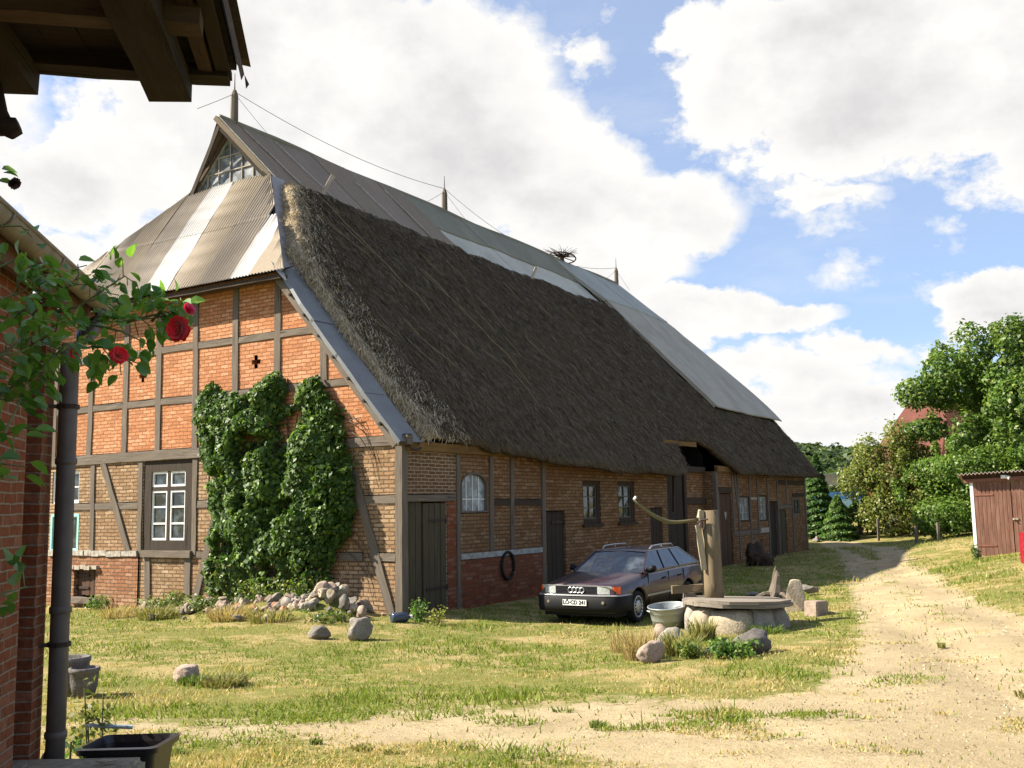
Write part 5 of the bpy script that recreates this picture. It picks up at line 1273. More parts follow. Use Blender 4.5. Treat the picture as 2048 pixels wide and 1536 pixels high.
    e_ = mb.build('ring_emblem', MC['chrome'], gr)
    if plate_text:
        mb = MB(); mb.box(-.125,-.115,-.26,.26,.40,.51); pl_ = mb.build('number_plate', MC['plate'], root)
        text_mesh(plate_text, .105, 'plate_lettering', MC['ink'], pl_, Matrix(((0,0,-1,-.127),(-1,0,0,0),(0,1,0,.455),(0,0,0,1))), .0035)
def empty_child(name, parent, loc):
    o = bpy.data.objects.new(name, None); COL.objects.link(o); o.parent = parent; o.location = loc; o.empty_display_size = .1; return o
cx_, cy_ = W(1.45, -3.25)
car1 = empty('estate_car', (cx_, cy_, -.20), BRZ, 'dark maroon estate car with roof rails parked by the barn wall', 'car')
car(car1, carpaint('maroon_paint', (.022,.006,.009)), 'L\u00d6\u00b7CD 241')
car2 = empty('parked_car', (15.6, 20.35, ground_z(11.2, 22)+.0), math.pi-.25, 'bright red car at the right edge in front of the shed', 'car')
car(car2, carpaint('red_paint', (.26,.008,.018), .3), None)
for c in car2.children_recursive: 
    if c.name.startswith('bumper') and not c.name.startswith('bumper_trim'): c.data.materials[0] = bpy.data.materials['red_paint']
    if c.name.startswith('bumper_trim'): c.data.materials[0] = MC['blk']
    if c.name.startswith(('roof_rail','number_plate','ring_emblem')): bpy.data.objects.remove(c)
# ------------------------------------------------------------------ vegetation
def leaf_quads(P, Nrm, size, r, droop=.35, fold=.18, aspect=.62):
    """one folded diamond leaf (two triangles sharing the midrib, as one quad) per point"""
    P = np.asarray(P, float); n = len(P); Nrm = Nrm/np.maximum(np.linalg.norm(Nrm, axis=1, keepdims=True), 1e-6)
    d = r.normal(0, 1, (n, 3)); d[:, 2] -= droop*2
    d -= Nrm*(d*Nrm).sum(1, keepdims=True); d /= np.maximum(np.linalg.norm(d, axis=1, keepdims=True), 1e-6)
    s = np.cross(Nrm, d); L = np.asarray(size).reshape(-1, 1)*np.ones((n, 1))
    a = P-d*L*.5; b = P+d*L*.5; m = P-d*L*.05
    l = m+s*L*aspect*.5+Nrm*L*fold; q = m-s*L*aspect*.5+Nrm*L*fold
    return np.stack([a, q, b, l], 1).reshape(-1, 3)
def crown(name, parent, blobs, n, size, cols, seed, inner=.35, up=.35, gaps=.42, gs=1.3, leafm=None, flat=1.0):
    """leaf clumps spread through a set of ellipsoids (cx,cy,cz,rx,ry,rz,weight)"""
    r = np.random.default_rng(seed); B = np.array([b[:6] for b in blobs]); wts = np.array([b[6] if len(b) > 6 else b[3]*b[4]*b[5]*1.0 for b in blobs]); wts = wts**(2/3); wts = wts/wts.sum()
    idx = r.choice(len(B), n, p=wts); d = r.normal(0, 1, (n, 3)); d /= np.linalg.norm(d, axis=1, keepdims=True)
    rad = 1-(1-inner)*r.uniform(0, 1, n)**2.2*1.0
    rad = np.where(r.uniform(0, 1, n) < .22, rad*r.uniform(1.0, 1.35, n), rad)
    P = B[idx, :3]+d*B[idx, 3:6]*rad[:, None]
    g = fbm(P[:, 0]*gs+P[:, 2]*.7, P[:, 1]*gs+P[:, 2]*gs, seed, 3)
    keep = g > gaps-.08+.10*(rad < .75)
    P, d, rad, g = P[keep], d[keep], rad[keep], g[keep]; n = len(P)
    Nn = d*.75+np.array([0, 0, up])+r.normal(0, .55, (n, 3))
    V = leaf_quads(P, Nn, size*r.uniform(.65, 1.3, n), r)
    k = r.uniform(0, 1, (n, 1)); c0, c1, c2 = [np.array(c) for c in cols]
    C = c0*(1-k)+c1*k; hi = (r.uniform(0, 1, n) < .18)[:, None]; C = np.where(hi, c2*(.7+.5*k), C)
    C = C*(.75+.5*fbm(P[:, 0]*.6+5, P[:, 2]*.6, seed+3, 2))[:, None]
    return soup(name, V, 4, leafm or M['leaf'], C, parent=parent)
def trunk(parent, base, top, r0, limbs, seed, name='trunk'):
    r = random.Random(seed); mb = MB(); b_, t_ = Vector(base), Vector(top); pts = [b_.lerp(t_, k/6)+Vector((r.uniform(-.1,.1), r.uniform(-.1,.1), 0))*(k/6)*r0*4 for k in range(7)]
    mb.tube(pts, [r0*1.35]+[r0*(1-.13*k) for k in range(1, 7)], 9)
    for l in limbs:
        k, e = l; s = b_.lerp(t_, k); e = Vector(e); m = s.lerp(e, .5)+Vector((0, 0, -.12*(e-s).length)); mb.tube([s, m, e], [r0*(.62-.35*k), r0*.3, r0*.10], 6)
    return mb.build(name, M['bark'], parent, smooth=True)
def lump_blobs(c, R, n, seed, sq=.85, sub=.42, spikes=34):
    r = random.Random(seed); L = []
    for _ in range(spikes):                  # shoots that stand out of the crown
        d = Vector((r.gauss(0,1), r.gauss(0,1), r.gauss(.35,1))).normalized(); k = r.uniform(.88, 1.16); s = r.uniform(.05,.10)*(R[0]+R[2])/2
        L.append((c[0]+d.x*R[0]*k, c[1]+d.y*R[1]*k, c[2]+d.z*R[2]*k, s*1.1, s*1.1, s*r.uniform(1.2,2.6)))
    for _ in range(n):
        d = Vector((r.gauss(0,1), r.gauss(0,1), r.gauss(0,1))).normalized(); k = r.uniform(.35, .85); s = sub*r.uniform(.7, 1.25)
        L.append((c[0]+d.x*R[0]*k, c[1]+d.y*R[1]*k, c[2]+d.z*R[2]*k, R[0]*s, R[1]*s, R[2]*s*sq))
    return L
GREENS = ((.045,.092,.014), (.105,.175,.030), (.20,.25,.055))
OLIVE = ((.10,.13,.024), (.17,.195,.042), (.25,.24,.075))
DARKG = ((.03,.075,.014), (.065,.13,.022), (.12,.19,.035))
def tree(name, x, y, h, blobs, n, size, cols, label, seed, r0=.25, cat='tree', group=None, gaps=.42, limbs=True, tt=.75, crown_name='crown', **kw):
    z = ground_z(x, y); e = empty(name, (x, y, z), 0, label, cat, group)
    L = [(R_.uniform(.35,.9), (b[0], b[1], b[2])) for b in blobs[30:44]] if limbs else []
    trunk(e, (0,0,-.2), (0,0,h*tt), r0, L, seed); crown(crown_name, e, blobs, n, size, cols, seed, gaps=gaps, **kw); return e
# the big broadleaf tree right of the lane
bl = lump_blobs((1.5,0,5.9), (5.0,4.0,4.0), 20, 3, sub=.30) + [(-3.0,0,7.6,.9,.9,1.5),(-1.6,0,9.0,.9,.9,1.6),(0.4,0,9.6,.9,.9,1.3),(2.4,0,10.1,.9,1.0,1.3),(4.2,0,9.6,1.1,1.0,1.5),(-4.2,0,6.9,1.0,.8,.8),(-3.9,0,5.0,1.0,.8,.6),(5.5,0,8.5,1.6,1.4,1.8),(5.5,-.5,5.5,2.2,2,2.4),(2.2,-1.2,4.0,2.4,1.6,1.7),(-1.0,-1.5,4.2,2.0,1.5,1.5),(0.5,-1.0,7.2,2.2,1.6,1.6),(7.5,0,7.0,2,2,3)]
bl = [tuple(q*(1.16 if i_ % 3 != 2 else 1.03) for i_, q in enumerate(b_[:6])) for b_ in bl]
tree('broadleaf_tree', 26.6, 53.0, 11, bl, 90000, .24, GREENS, 'tall loose green broadleaf tree right of the lane behind the shed', 5, r0=.3, gaps=.38)
bl = lump_blobs((0,0,2.5), (3.6,2.6,2.3), 15, 8, sub=.36)+[(-2.2,-1.2,1.0,1.5,1,1.1),(0,-1.6,1.0,1.7,1,1.1),(2.2,-1.4,1.1,1.6,1,1.2)]+[(-2.6,0,3.9,.8,.8,1.1),(-1.0,0,4.7,.9,.8,1.2),(-3.4,0,2.6,.9,.8,.9)]
bl = [tuple(q*1.02 for q in b_[:6]) for b_ in bl]
tree('fruit_tree', 21.9, 54.0, 4.6, bl, 42000, .17, OLIVE, 'yellowish green bushy fruit tree beside the lane', 9, r0=.12, gaps=.36, tt=.6)
bl = lump_blobs((0,0,2.1), (3.4,2.2,2.0), 15, 14, sub=.38)+[(-2,-1.2,.8,1.3,.9,.9),(0,-1.5,.8,1.4,.9,.9),(2,-1.3,.9,1.4,.9,1)]
bl = [tuple(q*1.12 for q in b_[:6]) for b_ in bl]
tree('bush', 23.0, 50.0, 4, bl, 36000, .17, ((.06,.125,.018),(.125,.20,.032),(.2,.26,.06)), 'dense mid-green bush under the tall tree left of the shed', 15, cat='bush', r0=.1, gaps=.38, tt=.5)
bl = lump_blobs((0,0,2.6), (2.6,2.2,2.6), 12, 17, sub=.38)
bl = [tuple(q*1.16 for q in b_[:6]) for b_ in bl]
tree('bush', 26.4, 48.5, 4.5, bl, 26000, .20, GREENS, 'leafy green bush rising right behind the shed roof', 18, cat='bush', r0=.12, gaps=.40, tt=.5)
bl = lump_blobs((0,0,1.1), (1.7,1.4,1.1), 9, 20, sub=.4)
bl = [(q[0]*.7,q[1]*.7,q[2]*.75,q[3]*.7,q[4]*.7,q[5]*.7) for q in bl]
tree('bush', 19.3, 55.0, 1.5, bl, 5000, .2, ((.07,.12,.02),(.12,.18,.035),(.2,.22,.06)), 'small bright green bush between the conifer and the fruit tree', 21, cat='bush', r0=.06, gaps=.38, tt=.5)
bl = lump_blobs((0,0,.55), (2.6,.9,.5), 9, 24, sub=.35)
tree('undergrowth', 21.2, 50.0, 1, bl, 4200, .14, ((.05,.07,.02),(.11,.11,.035),(.22,.17,.07)), 'brownish low undergrowth along the foot of the bushes', 25, cat='bush', limbs=False, r0=.04, gaps=.36, tt=.5)
# conifer and cypress-like shrub beside the far barn corner
def conifer(x, y, h, R, n, label, seed, cols=DARKG):
    z = ground_z(x, y); e = empty('conifer', (x, y, z), 0, label, 'conifer'); r = np.random.default_rng(seed)
    trunk(e, (0,0,-.1), (0,0,h*.95), .1, [], seed)
    q = r.uniform(0, 1, n)**.75; zz = h*(.04+.96*(1-q)); th = r.uniform(0, 6.283, n); lay = .88+.12*np.cos(zz*2*math.pi/.38+2*np.cos(th*2))
    rad = R*q**.8*lay*(1-.45*r.uniform(0, 1, n)**2)+.05
    P = np.stack([rad*np.cos(th), rad*np.sin(th), zz-.12*rad], 1)
    Nn = np.stack([np.cos(th)*.6, np.sin(th)*.6, np.full(n, .8)], 1)+r.normal(0, .35, (n, 3))
    V = leaf_quads(P, Nn, .20*r.uniform(.6, 1.3, n), r, .5, .1, .42); k = r.uniform(0, 1, (n, 1)); C = np.array(cols[0])*(1-k)+np.array(cols[1])*k
    C = np.where((r.uniform(0,1,n) < .15)[:, None], np.array(cols[2]), C); soup('foliage', V, 4, M['leaf'], C, parent=e); return e
conifer(16.6, 54.8, 4.5, 1.15, 9000, 'slim dark green conifer beside the far barn corner', 31)
conifer(17.2, 53.4, 2.3, 1.1, 6000, 'low spreading conifer in front of the slim one', 33, ((.04,.10,.016),(.09,.16,.03),(.18,.24,.06)))
# stones and posts by the orchard edge
rock('boulder', 81, 17.75, 55.0, (1.3,.9,.8), M['stone_pink'], 'large pale boulder left by the lane beside the bushes', .3, sink=.2, flat=.4); rock('boulder', 82, 18.75, 55.3, (1.1,.8,.6), M['stone_pink'], 'flatter pale boulder right of its larger neighbour', .9, sink=.2, flat=.4)
rock('fieldstone', 83, 15.9, 53.0, (.6,.45,.35), M['stone_grey'], 'small pale stone at the foot of the conifers', .9, sink=.2)
for i, (x, y, h) in enumerate(((17.9,42.5,.8),(17.2,43.2,.75),(18.6,51.5,1.1))):
    z = ground_z(x, y); mb = MB(); mb.bar((0,0,-.3),(R_.uniform(-.05,.05),0,h), .10, .10, jit=.008, seg=4); o = mb.build('fence_post', M['timber'], None, loc=(x, y, z))
    tag(o, ['short grey fence post in the grass left of the shed','shorter grey fence post left of its twin beside the shed','grey fence post at the lane beside the bushes'][i], 'fence post')

# ivy on the gable
OUT = [(5.95,4.54),(5.75,4.85),(5.3,5.05),(4.85,4.80),(4.35,4.72),(3.95,5.02),(3.6,5.16),(3.2,5.02),(3.03,4.80),(2.93,4.40),(2.82,4.45),(2.55,4.78),(2.17,4.90),(1.78,4.62),(1.48,4.16),(1.28,3.5),(1.05,3.06),(1.05,2.5),(1.15,2.1),(1.35,1.6),(1.62,1.3),(1.58,.7),(1.7,.1),(5.25,.1),(5.45,1.0),(5.32,1.8),(5.32,2.6),(5.55,3.3),(5.75,4.0)]
ivy = empty('climbing_vine', (*W(0, 3.4), 0), BRZ, 'dense green climbing vine in two lobes on the brick gable', 'climbing plant')
r = np.random.default_rng(4); n = 60000
u = r.uniform(.9, 6.1, n); z = r.uniform(-.05, 5.3, n); s = sdist(u, z, OUT); s = s+(fbm(u*2.4, z*2.4, 71)-.5)*.55
keep = s > 0; u, z, s = u[keep], z[keep], s[keep]
def ivy_thick(u, z, s):
    t_ = .10+.42*np.clip(s/.75, 0, 1)**.6
    notch = np.exp(-((u-(2.9+.10*np.clip(3.6-z, 0, 9)*.3))/.20)**2)*np.clip((z-2.3)/.8, 0, 1)
    t_ = t_*(1-.82*notch)
    lump = fbm(u*1.5, z*1.5, 72, 3); t_ = t_*(.45+1.1*lump)
    gap = np.clip((fbm(u*2.2+9, z*2.2, 76, 3)-.55)*9, 0, 1); t_ = t_*(1-.75*gap)
    return t_*np.where(z < 1.2, .65+.3*z/1.2, 1), notch, gap
t_, notch, gap = ivy_thick(u, z, s)
keep = r.uniform(0, 1, len(u)) > .55*notch+.82*gap; u, z, s, t_, gap = u[keep], z[keep], s[keep], t_[keep], gap[keep]
keep = (z > 1.3) | (r.uniform(0, 1, len(u)) < .35+.6*(fbm(u*2, z*2, 74) > .5)); u, z, s, t_, gap = u[keep], z[keep], s[keep], t_[keep], gap[keep]
e_ = .04; gu = (ivy_thick(u+e_, z, s)[0]-ivy_thick(u-e_, z, s)[0])/(2*e_); gz_ = (ivy_thick(u, z+e_, s)[0]-ivy_thick(u, z-e_, s)[0])/(2*e_)
n = len(u); d = t_*(1-.6*r.uniform(0, 1, n)**2.0)+.03+np.where(r.uniform(0,1,n) < .06, .10*r.uniform(0,1,n), 0)
P = np.stack([-d, u-3.4, z], 1)
Nn = np.stack([-np.ones(n), -.8*gu, -.8*gz_+.45], 1)+r.normal(0, .6, (n, 3))
V = leaf_quads(P, Nn, .105*r.uniform(.6, 1.35, n), r, .8, .12, .85)
k = r.uniform(0, 1, (n, 1)); C = np.array([.022,.058,.008])*(1-k)+np.array([.082,.148,.022])*k
C = np.where((r.uniform(0, 1, n) < .12)[:, None], np.array([.18,.26,.045]), C)
C = np.where(((z < 1.0) & (r.uniform(0, 1, n) < .3))[:, None], np.array([.13,.15,.04]), C)
soup('foliage', V, 4, M['leaf_gloss'], C, parent=ivy)
mb = MB(); rr = random.Random(9)
for k in range(16):
    u0 = rr.uniform(1.8, 5.2); pts = [(-.06, u0-3.4, -.1)]
    for q in range(1, 9): pts.append((-.05-.05*rr.random(), pts[-1][1]+rr.uniform(-.15,.15)+(.05 if u0 > 3.4 else -.03), q*.55))
    mb.tube(pts, [.035-.003*q for q in range(9)], 5)
for k in range(9):                       # bare dry tendrils reaching over the wall to the right
    u0 = 1.5+rr.uniform(-.2,.1); z0 = rr.uniform(2.6, 4.3) if k > 3 else rr.uniform(.9, 2.2); mb.tube([(-.05,u0-3.4,z0),(-.06,u0-.35-3.4,z0-.1+rr.uniform(-.2,.15)),(-.05,u0-.6-3.4,z0-.5+rr.uniform(-.3,.2)),(-.04,u0-.8-3.4,z0-.95+rr.uniform(-.3,.3))], [.012,.01,.008,.004], 4)
mb.build('stem', M['bark'], ivy, smooth=True)

# weeds and tufts
def tuft(x, y, h, R, n, cols, label, seed, name='grass_tuft', cat='grass tuft', group=None, lean=.35, w=.010):
    r = np.random.default_rng(seed); a = r.uniform(0, 6.283, n); q = R*np.sqrt(r.uniform(0, 1, n))*.6; x0 = q*np.cos(a); y0 = q*np.sin(a)
    hh = h*r.uniform(.2, 1.1, n); b = r.uniform(0, 6.283, n); l = lean*hh*r.uniform(.2, 1.3, n); dx = np.cos(b)*l+np.cos(a)*R*.3; dy = np.sin(b)*l+np.sin(a)*R*.3
    c = np.cos(b+1.57)*w; s_ = np.sin(b+1.57)*w; z0 = np.full(n, -.05)
    A = np.stack([x0-c, y0-s_, z0], 1); B = np.stack([x0+c, y0+s_, z0], 1); D = np.stack([x0+dx*.4+c*.8, y0+dy*.4+s_*.8, hh*.62], 1); E_ = np.stack([x0+dx*.4-c*.8, y0+dy*.4-s_*.8, hh*.62], 1); F = np.stack([x0+dx, y0+dy, hh], 1)
    V = np.stack([A, B, D, E_, E_, D, F, F], 1).reshape(-1, 3); k = r.uniform(0, 1, (n, 1)); C = np.array(cols[0])*(1-k)+np.array(cols[1])*k; C = np.repeat(C, 2, axis=0)
    o = soup(name, V, 4, M['grassmat'], C, loc=(x, y, ground_z(x, y))); return tag(o, label, cat, group)
STRAWC = ((.30,.22,.09), (.45,.36,.19)); GRC = ((.06,.11,.018), (.15,.19,.04)); MIXC = ((.12,.14,.03), (.36,.30,.13))
def weed(x, y, h, R, n, label, seed, cols=((.05,.11,.016),(.10,.18,.03),(.17,.22,.06)), size=.07, cat='weed', group=None, name='weed_plant', parts=True):
    z = ground_z(x, y); e = empty(name, (x, y, z), 0, label, cat, group); r = random.Random(seed)
    mb = MB(); bl = []
    for k in range(max(3, int(R*14))):
        a = r.uniform(0, 6.283); q = R*math.sqrt(r.random())*.7; hh = h*r.uniform(.5, 1.05); mb.tube([(q*.5*math.cos(a), q*.5*math.sin(a), -.03), (q*math.cos(a), q*math.sin(a), hh)], [.008,.004], 4); 
        for i in range(3): bl.append((q*math.cos(a)*(.6+.2*i), q*math.sin(a)*(.6+.2*i), hh*(.25+.3*i), R*.42, R*.42, h*.26))
    mb.build('stem', plain('weed_stem', (.10,.12,.04), .8), e) if 'weed_stem' not in bpy.data.materials else mb.build('stem', bpy.data.materials['weed_stem'], e)
    crown('leaves', e, bl, n, size, cols, seed, gaps=.36, gs=7); return e
tuft(1.72, 14.25, .42, .34, 420, STRAWC, 'tall dry straw-coloured grass left of the stones before the well', 1, lean=.25, w=.008)
tuft(1.55, 15.2, .40, .25, 160, STRAWC, 'thin dry stalks standing in front of the car wheel', 2, lean=.2, w=.007)
tuft(2.35, 14.6, .34, .40, 420, MIXC, 'half green tangled grass between the stones before the well', 3)
tuft(3.05, 16.7, .36, .3, 320, MIXC, 'fine seeding grass against the left side of the well ring', 4)
tuft(4.2, 17.1, .16, .4, 260, GRC, 'short green grass at the front foot of the well', 5)
weed(2.95, 13.75, .24, .42, 520, 'leafy green weeds in front of the dark stones', 11); weed(2.45, 14.0, .26, .32, 380, 'pale nettles among the dry grass before the well', 12, ((.07,.11,.02),(.14,.18,.04),(.22,.22,.07)), .06)
weed(-1.95, 19.75, .42, .34, 300, 'upright green weeds at the barn corner beside the plank door', 13); weed(-1.55, 19.4, .35, .25, 200, 'yellowish low weeds in front of the plank door', 14, ((.12,.14,.03),(.2,.2,.05),(.28,.25,.08)))
weed(-10.3, 24.9, .32, .55, 420, 'light green weeds beside the hatch in the plinth', 15); weed(14.25, 31.0, .5, .28, 260, 'dark green weed at the white corner of the shed', 16, ((.03,.08,.014),(.07,.14,.02),(.1,.17,.03)))
for i, (v, u, h, n, lab) in enumerate(((-1.15,5.6,.5,420,'green nettles at the left end of the rubble heap'),(-1.3,4.3,.42,400,'leafy weeds growing through the middle of the rubble heap'),(-.7,3.3,.7,420,'tall weeds between the vine and the rubble heap'),(-.6,2.1,.75,360,'bright weeds under the right lobe of the vine'),(-1.5,.6,.3,220,'yellow-green weeds right of the big boulder'))):
    x, y = W(v, u); weed(x, y, h*.75, .62, int(n*1.3), lab, 20+i, ((.06,.10,.016),(.12,.17,.03),(.2,.2,.06)), .075)
for i, (v, u, n, lab) in enumerate(((-1.75,6.3,300,'dry grass at the left foot of the rubble heap'),(-1.9,4.9,380,'brown dry grass in front of the rubble heap'),(-1.8,2.9,380,'bleached long grass under the rubble stones'),(-1.9,1.7,300,'dry grass behind the big boulder'))):
    x, y = W(v, u); tuft(x, y, .30, .6, n, MIXC if i % 2 else STRAWC, lab, 40+i, lean=.7)
tuft(-3.45, 12.05, .13, .38, 420, ((.10,.11,.03),(.26,.22,.09)), 'low tussock right of the lone stone', 50, lean=.6); tuft(-3.85, 12.15, .12, .2, 160, GRC, 'green sprigs right in front of the lone stone', 51)
r_ = random.Random(31)
for k in range(26):
    x = r_.uniform(-3, 9); y = r_.uniform(7.3, 15)
    pm = float(pathmask(np.array([x]), np.array([y]))[0])
    if pm < .3 or abs(x)/y > .55: continue
    tuft(x, y, r_.uniform(.012,.035), r_.uniform(.06,.17), r_.randint(36,80), ((.10,.14,.03),(.22,.24,.07)) if r_.random() < .5 else MIXC, 'little green tuft growing on the sandy track', 100+k, group='little tufts on the track', lean=.8, w=.008)
# wooded hill far away
def hill():
    r = np.random.default_rng(77); mb = MB()
    def hz(x, y): return 25*np.exp(-((x-210)/230)**2-((y-690)/150)**2)+17*np.exp(-((x-20)/260)**2-((y-760)/150)**2)
    nx_, ny_ = 60, 24
    mb.grid(lambda a, b_: (-250+900*a, 420+520*b_, float(hz(np.array(-250+900*a), np.array(420+520*b_)))-1), nx_, ny_)
    tag(mb.build('hills', plain('hill_turf', (.05,.075,.025), .95, .05, 0, .3, .02), smooth=True), kind='structure')
    n = 5200; x = r.uniform(-150, 560, n); y = r.uniform(440, 740, n); z = hz(x, y); k = z > 3; x, y, z = x[k], y[k], z[k]
    V = []; C = []
    ico = np.array([[math.cos(a)*math.cos(b), math.sin(a)*math.cos(b), math.sin(b)] for a, b in [(r.uniform(0,6.28), r.uniform(-.3,1.57)) for _ in range(26)]])
    for i in range(len(x)):
        R = r.uniform(3.5, 6.5); h = r.uniform(5, 11); c = np.array([x[i], y[i], z[i]+h*.5]); d = r.normal(0, 1, (22, 3)); d /= np.linalg.norm(d, axis=1, keepdims=True); d[:, 2] = np.abs(d[:, 2])*.95-.15
        P = c+d*np.array([R, R, h*.62]); V.append(leaf_quads(P, d+np.array([0,0,.4])+r.normal(0, .3, (22, 3)), R*.75*r.uniform(.7,1.2,22), r, .2, .15, .9))
        g = r.uniform(0, 1); base = np.array([.028,.058,.018])*(1-g)+np.array([.085,.115,.034])*g
        C.append(base*r.uniform(.7, 1.3, (22, 1)))
    o = soup('wood', np.concatenate(V), 4, M['leaf'], np.concatenate(C)); tag(o, 'dark green wood covering the distant hill', 'wood', kind='stuff')
hill()
# ------------------------------------------------------------------ brick house on the left
HYAW = math.atan2(.986, -.168)
HX, HY = -2.55, 5.5
house = empty('brick_house', (HX, HY, .40), HYAW, 'dark red brick house corner with gutter at the left edge', 'house')
# local: x along the wall away from the camera, y into the house, z up from the yard
def hb(nm, m, *boxes, parent=house):
    mb = MB()
    for b_ in boxes: mb.box(*b_)
    return mb.build(nm, m, parent)
WH = 2.90
mb = MB(); mb.box(-7, -.46, 0, .3, .35, WH); mb.build('wall', M['brick_house'], house)
mb = MB(); mb.box(-.46, -.19, .13, .3, .35, WH); mb.build('recessed_wall', M['brick_house'], house)
mb = MB(); mb.box(-.19, 0, 0, .3, .35, WH); mb.build('corner_pilaster', M['brick_house'], house)
mb = MB(); mb.box(-.30, 0, .3, 5.5, .35, WH); mb.build('end_wall', M['brick_house'], house)
mb = MB(); mb.grid(lambda a, b_: (-7+7.04*a, -.035+.012*mnoise.noise((a*30, b_*4, 0)), -.5+.95*b_+.05*mnoise.noise((a*40, 3, 0))*(b_ > .9)), 120, 10); mb.box(-7, .035, -.015, .3, -.5, .35); mb.box(-.3, .035, .3, 5.5, -.5, .35)
mb.build('plinth', stonemat('crumbling_plinth_plaster', (.16,.125,.095), (.24,.19,.15), (.20,.10,.06), 3), house)
mb = MB(); mb.grid(lambda a, b_: (-7+7.35*a, -.16+3.6*b_, WH+.10+1.75*b_), 4, 4); mb.grid(lambda a, b_: (-7+7.35*a, -.16+3.6*b_, WH+.02+1.75*b_), 4, 4); mb.build('roof', plain('brown_roof_tiles', (.16,.075,.05), .85, .2, 0, .35, 12, .6), house)
mb = MB(); mb.bar((-7, -.08, WH+.0), (.32, -.08, WH+.0), .16, .04, up=(0,1,0), jit=.002, seg=6); mb.build('soffit_board', wood('brown_soffit', (.10,.05,.03), (.16,.085,.055)), house)
mgut = plain('weathered_gutter_zinc', (.22,.185,.145), .6, .3, .1, .25, 9)
mb = MB(); n = 10
def gsec(x, R): return [(x, -.17+R*math.cos(math.pi*k/n), WH+.06-R*math.sin(math.pi*k/n)) for k in range(n+1)]
vs = gsec(-7, .065)+gsec(.34, .065); fs = [(k, k+1, n+1+k+1, n+1+k) for k in range(n)]; mb.add(vs, fs); mb.add([(.341,)+p[1:] for p in gsec(.34,.065)], [tuple(range(n+1))]); mb.tube([(-7,-.235,WH+.06),(.34,-.235,WH+.06)], .011, 6)
for k in range(9): mb.tube([(-.05-.75*k, -.17+.070*math.cos(math.pi*q/8), WH+.06-.070*math.sin(math.pi*q/8)) for q in range(9)], .008, 4)
mb.build('gutter', mgut, house, smooth=True)
mdp = plain('grey_brown_downpipe', (.10,.082,.072), .5, .35, .1, .2, 7)
mb = MB(); px0, py0 = -.05, -.088
mb.tube([(.22,-.17,WH+.0),(.21,-.165,WH-.08),(.10,-.12,WH-.18),(px0,py0,WH-.27),(px0,py0,WH-.5),(px0,py0,1.0),(px0-.004,py0,.05)], .05, 14)
for z in (.55, 1.2, 2.0): mb.lathe([(.052,-.02),(.057,-.012),(.057,.012),(.052,.02)], 14, (px0, py0, z))
dp = mb.build('downpipe', mdp, house, smooth=True)
for z in (1.02, 2.3):
    mb = MB(); mb.lathe([(.054,-.012),(.060,-.012),(.060,.012),(.054,.012)], 14, (px0, py0, z)); mb.tube([(px0+.055,py0,z),(px0+.085,py0-.01,z)], .009, 5); mb.tube([(px0-.02,py0+.05,z),(px0-.05,.01,z)], .012, 5); mb.build('pipe_clamp', M['iron'], dp)
step = put(rock_mesh('s', 1, 1, 1, 1), 'stone_step', M['stone_dark'], (0,0,0)); bpy.data.objects.remove(step)
bm = bmesh.new(); bmesh.ops.create_cube(bm, size=1); bmesh.ops.scale(bm, vec=(1.45,1.75,.62), verts=bm.verts); bmesh.ops.bevel(bm, geom=bm.edges[:], offset=.025, segments=2, affect='EDGES'); bmesh.ops.subdivide_edges(bm, edges=bm.edges[:], cuts=4, use_grid_fill=True)
for v in bm.verts: v.co += Vector((1,1,1))*.006*mnoise.noise(v.co*5)
me = bpy.data.meshes.new('stone_step'); bm.to_mesh(me); bm.free(); put(me, 'stone_step', stonemat('worn_step_stone', (.22,.19,.14), (.30,.265,.20), (.17,.15,.10), 3), (-2.62, 4.42, .56), (0,0,.02), 1, 'broad worn stone step at the lower left corner', 'step')
bs = put(rock_mesh('leaf_scrap', 2, .06, .02, .008), 'wood_chip', M['timber_pale'], (-2.05, 5.15, .885), (0,0,.2), 1, 'small pale chip lying on the stone step', 'chip')
# black tub behind the step
tb = empty('black_tub', (-2.16, 5.72, ground_z(-2.16,5.72)), -.05, 'black plastic tub standing at the foot of the downpipe', 'tub')
mtb = plain('black_tub_plastic', (.020,.018,.020), .35, .5, 0, .2)
def rr_(cx, cy, r, n=6): 
    L = []
    for (sx, sy, a0) in ((1,1,0),(-1,1,90),(-1,-1,180),(1,-1,270)):
        for k in range(n+1): a = math.radians(a0+90*k/n); L.append((sx*(cx-r)+r*math.cos(a), sy*(cy-r)+r*math.sin(a)))
    return L
mb = MB(); prof = [(.16,.13,.0),(.20,.165,.40),(.225,.19,.405),(.228,.193,.435),(.205,.17,.44),(.195,.16,.40),(.16,.13,.06)]
vs = []; fs = []; 
for (cx, cy, z) in prof: vs += [(x, y, z+.02*x) for x, y in rr_(cx, cy, .05)]
n = 28
for i in range(len(prof)-1):
    for k in range(n): fs.append((i*n+k, i*n+(k+1) % n, (i+1)*n+(k+1) % n, (i+1)*n+k))
fs += [tuple(range(n-1,-1,-1)), tuple(range((len(prof)-1)*n, len(prof)*n))]; mb.add(vs, fs); mb.build('body', mtb, tb, smooth=False)
mb = MB(); mb.tube([(-.30,.05,.50),(-.05,.10,.475)], .012, 8); hd_ = mb.build('tool_handle', plain('pale_blue_handle', (.30,.36,.40), .4, .4), None, loc=(-2.16,5.80,ground_z(-2.16,5.72))); tag(hd_, 'pale blue tool handle poking over the black tub', 'handle')
weed(-2.36, 5.85, .75, .22, 420, 'leafy plant between the downpipe and the black tub', 61, ((.07,.10,.02),(.17,.17,.04),(.30,.24,.07)), .045); weed(-2.47, 5.62, .45, .14, 160, 'dark plant at the very foot of the downpipe', 62, DARKG, .045)
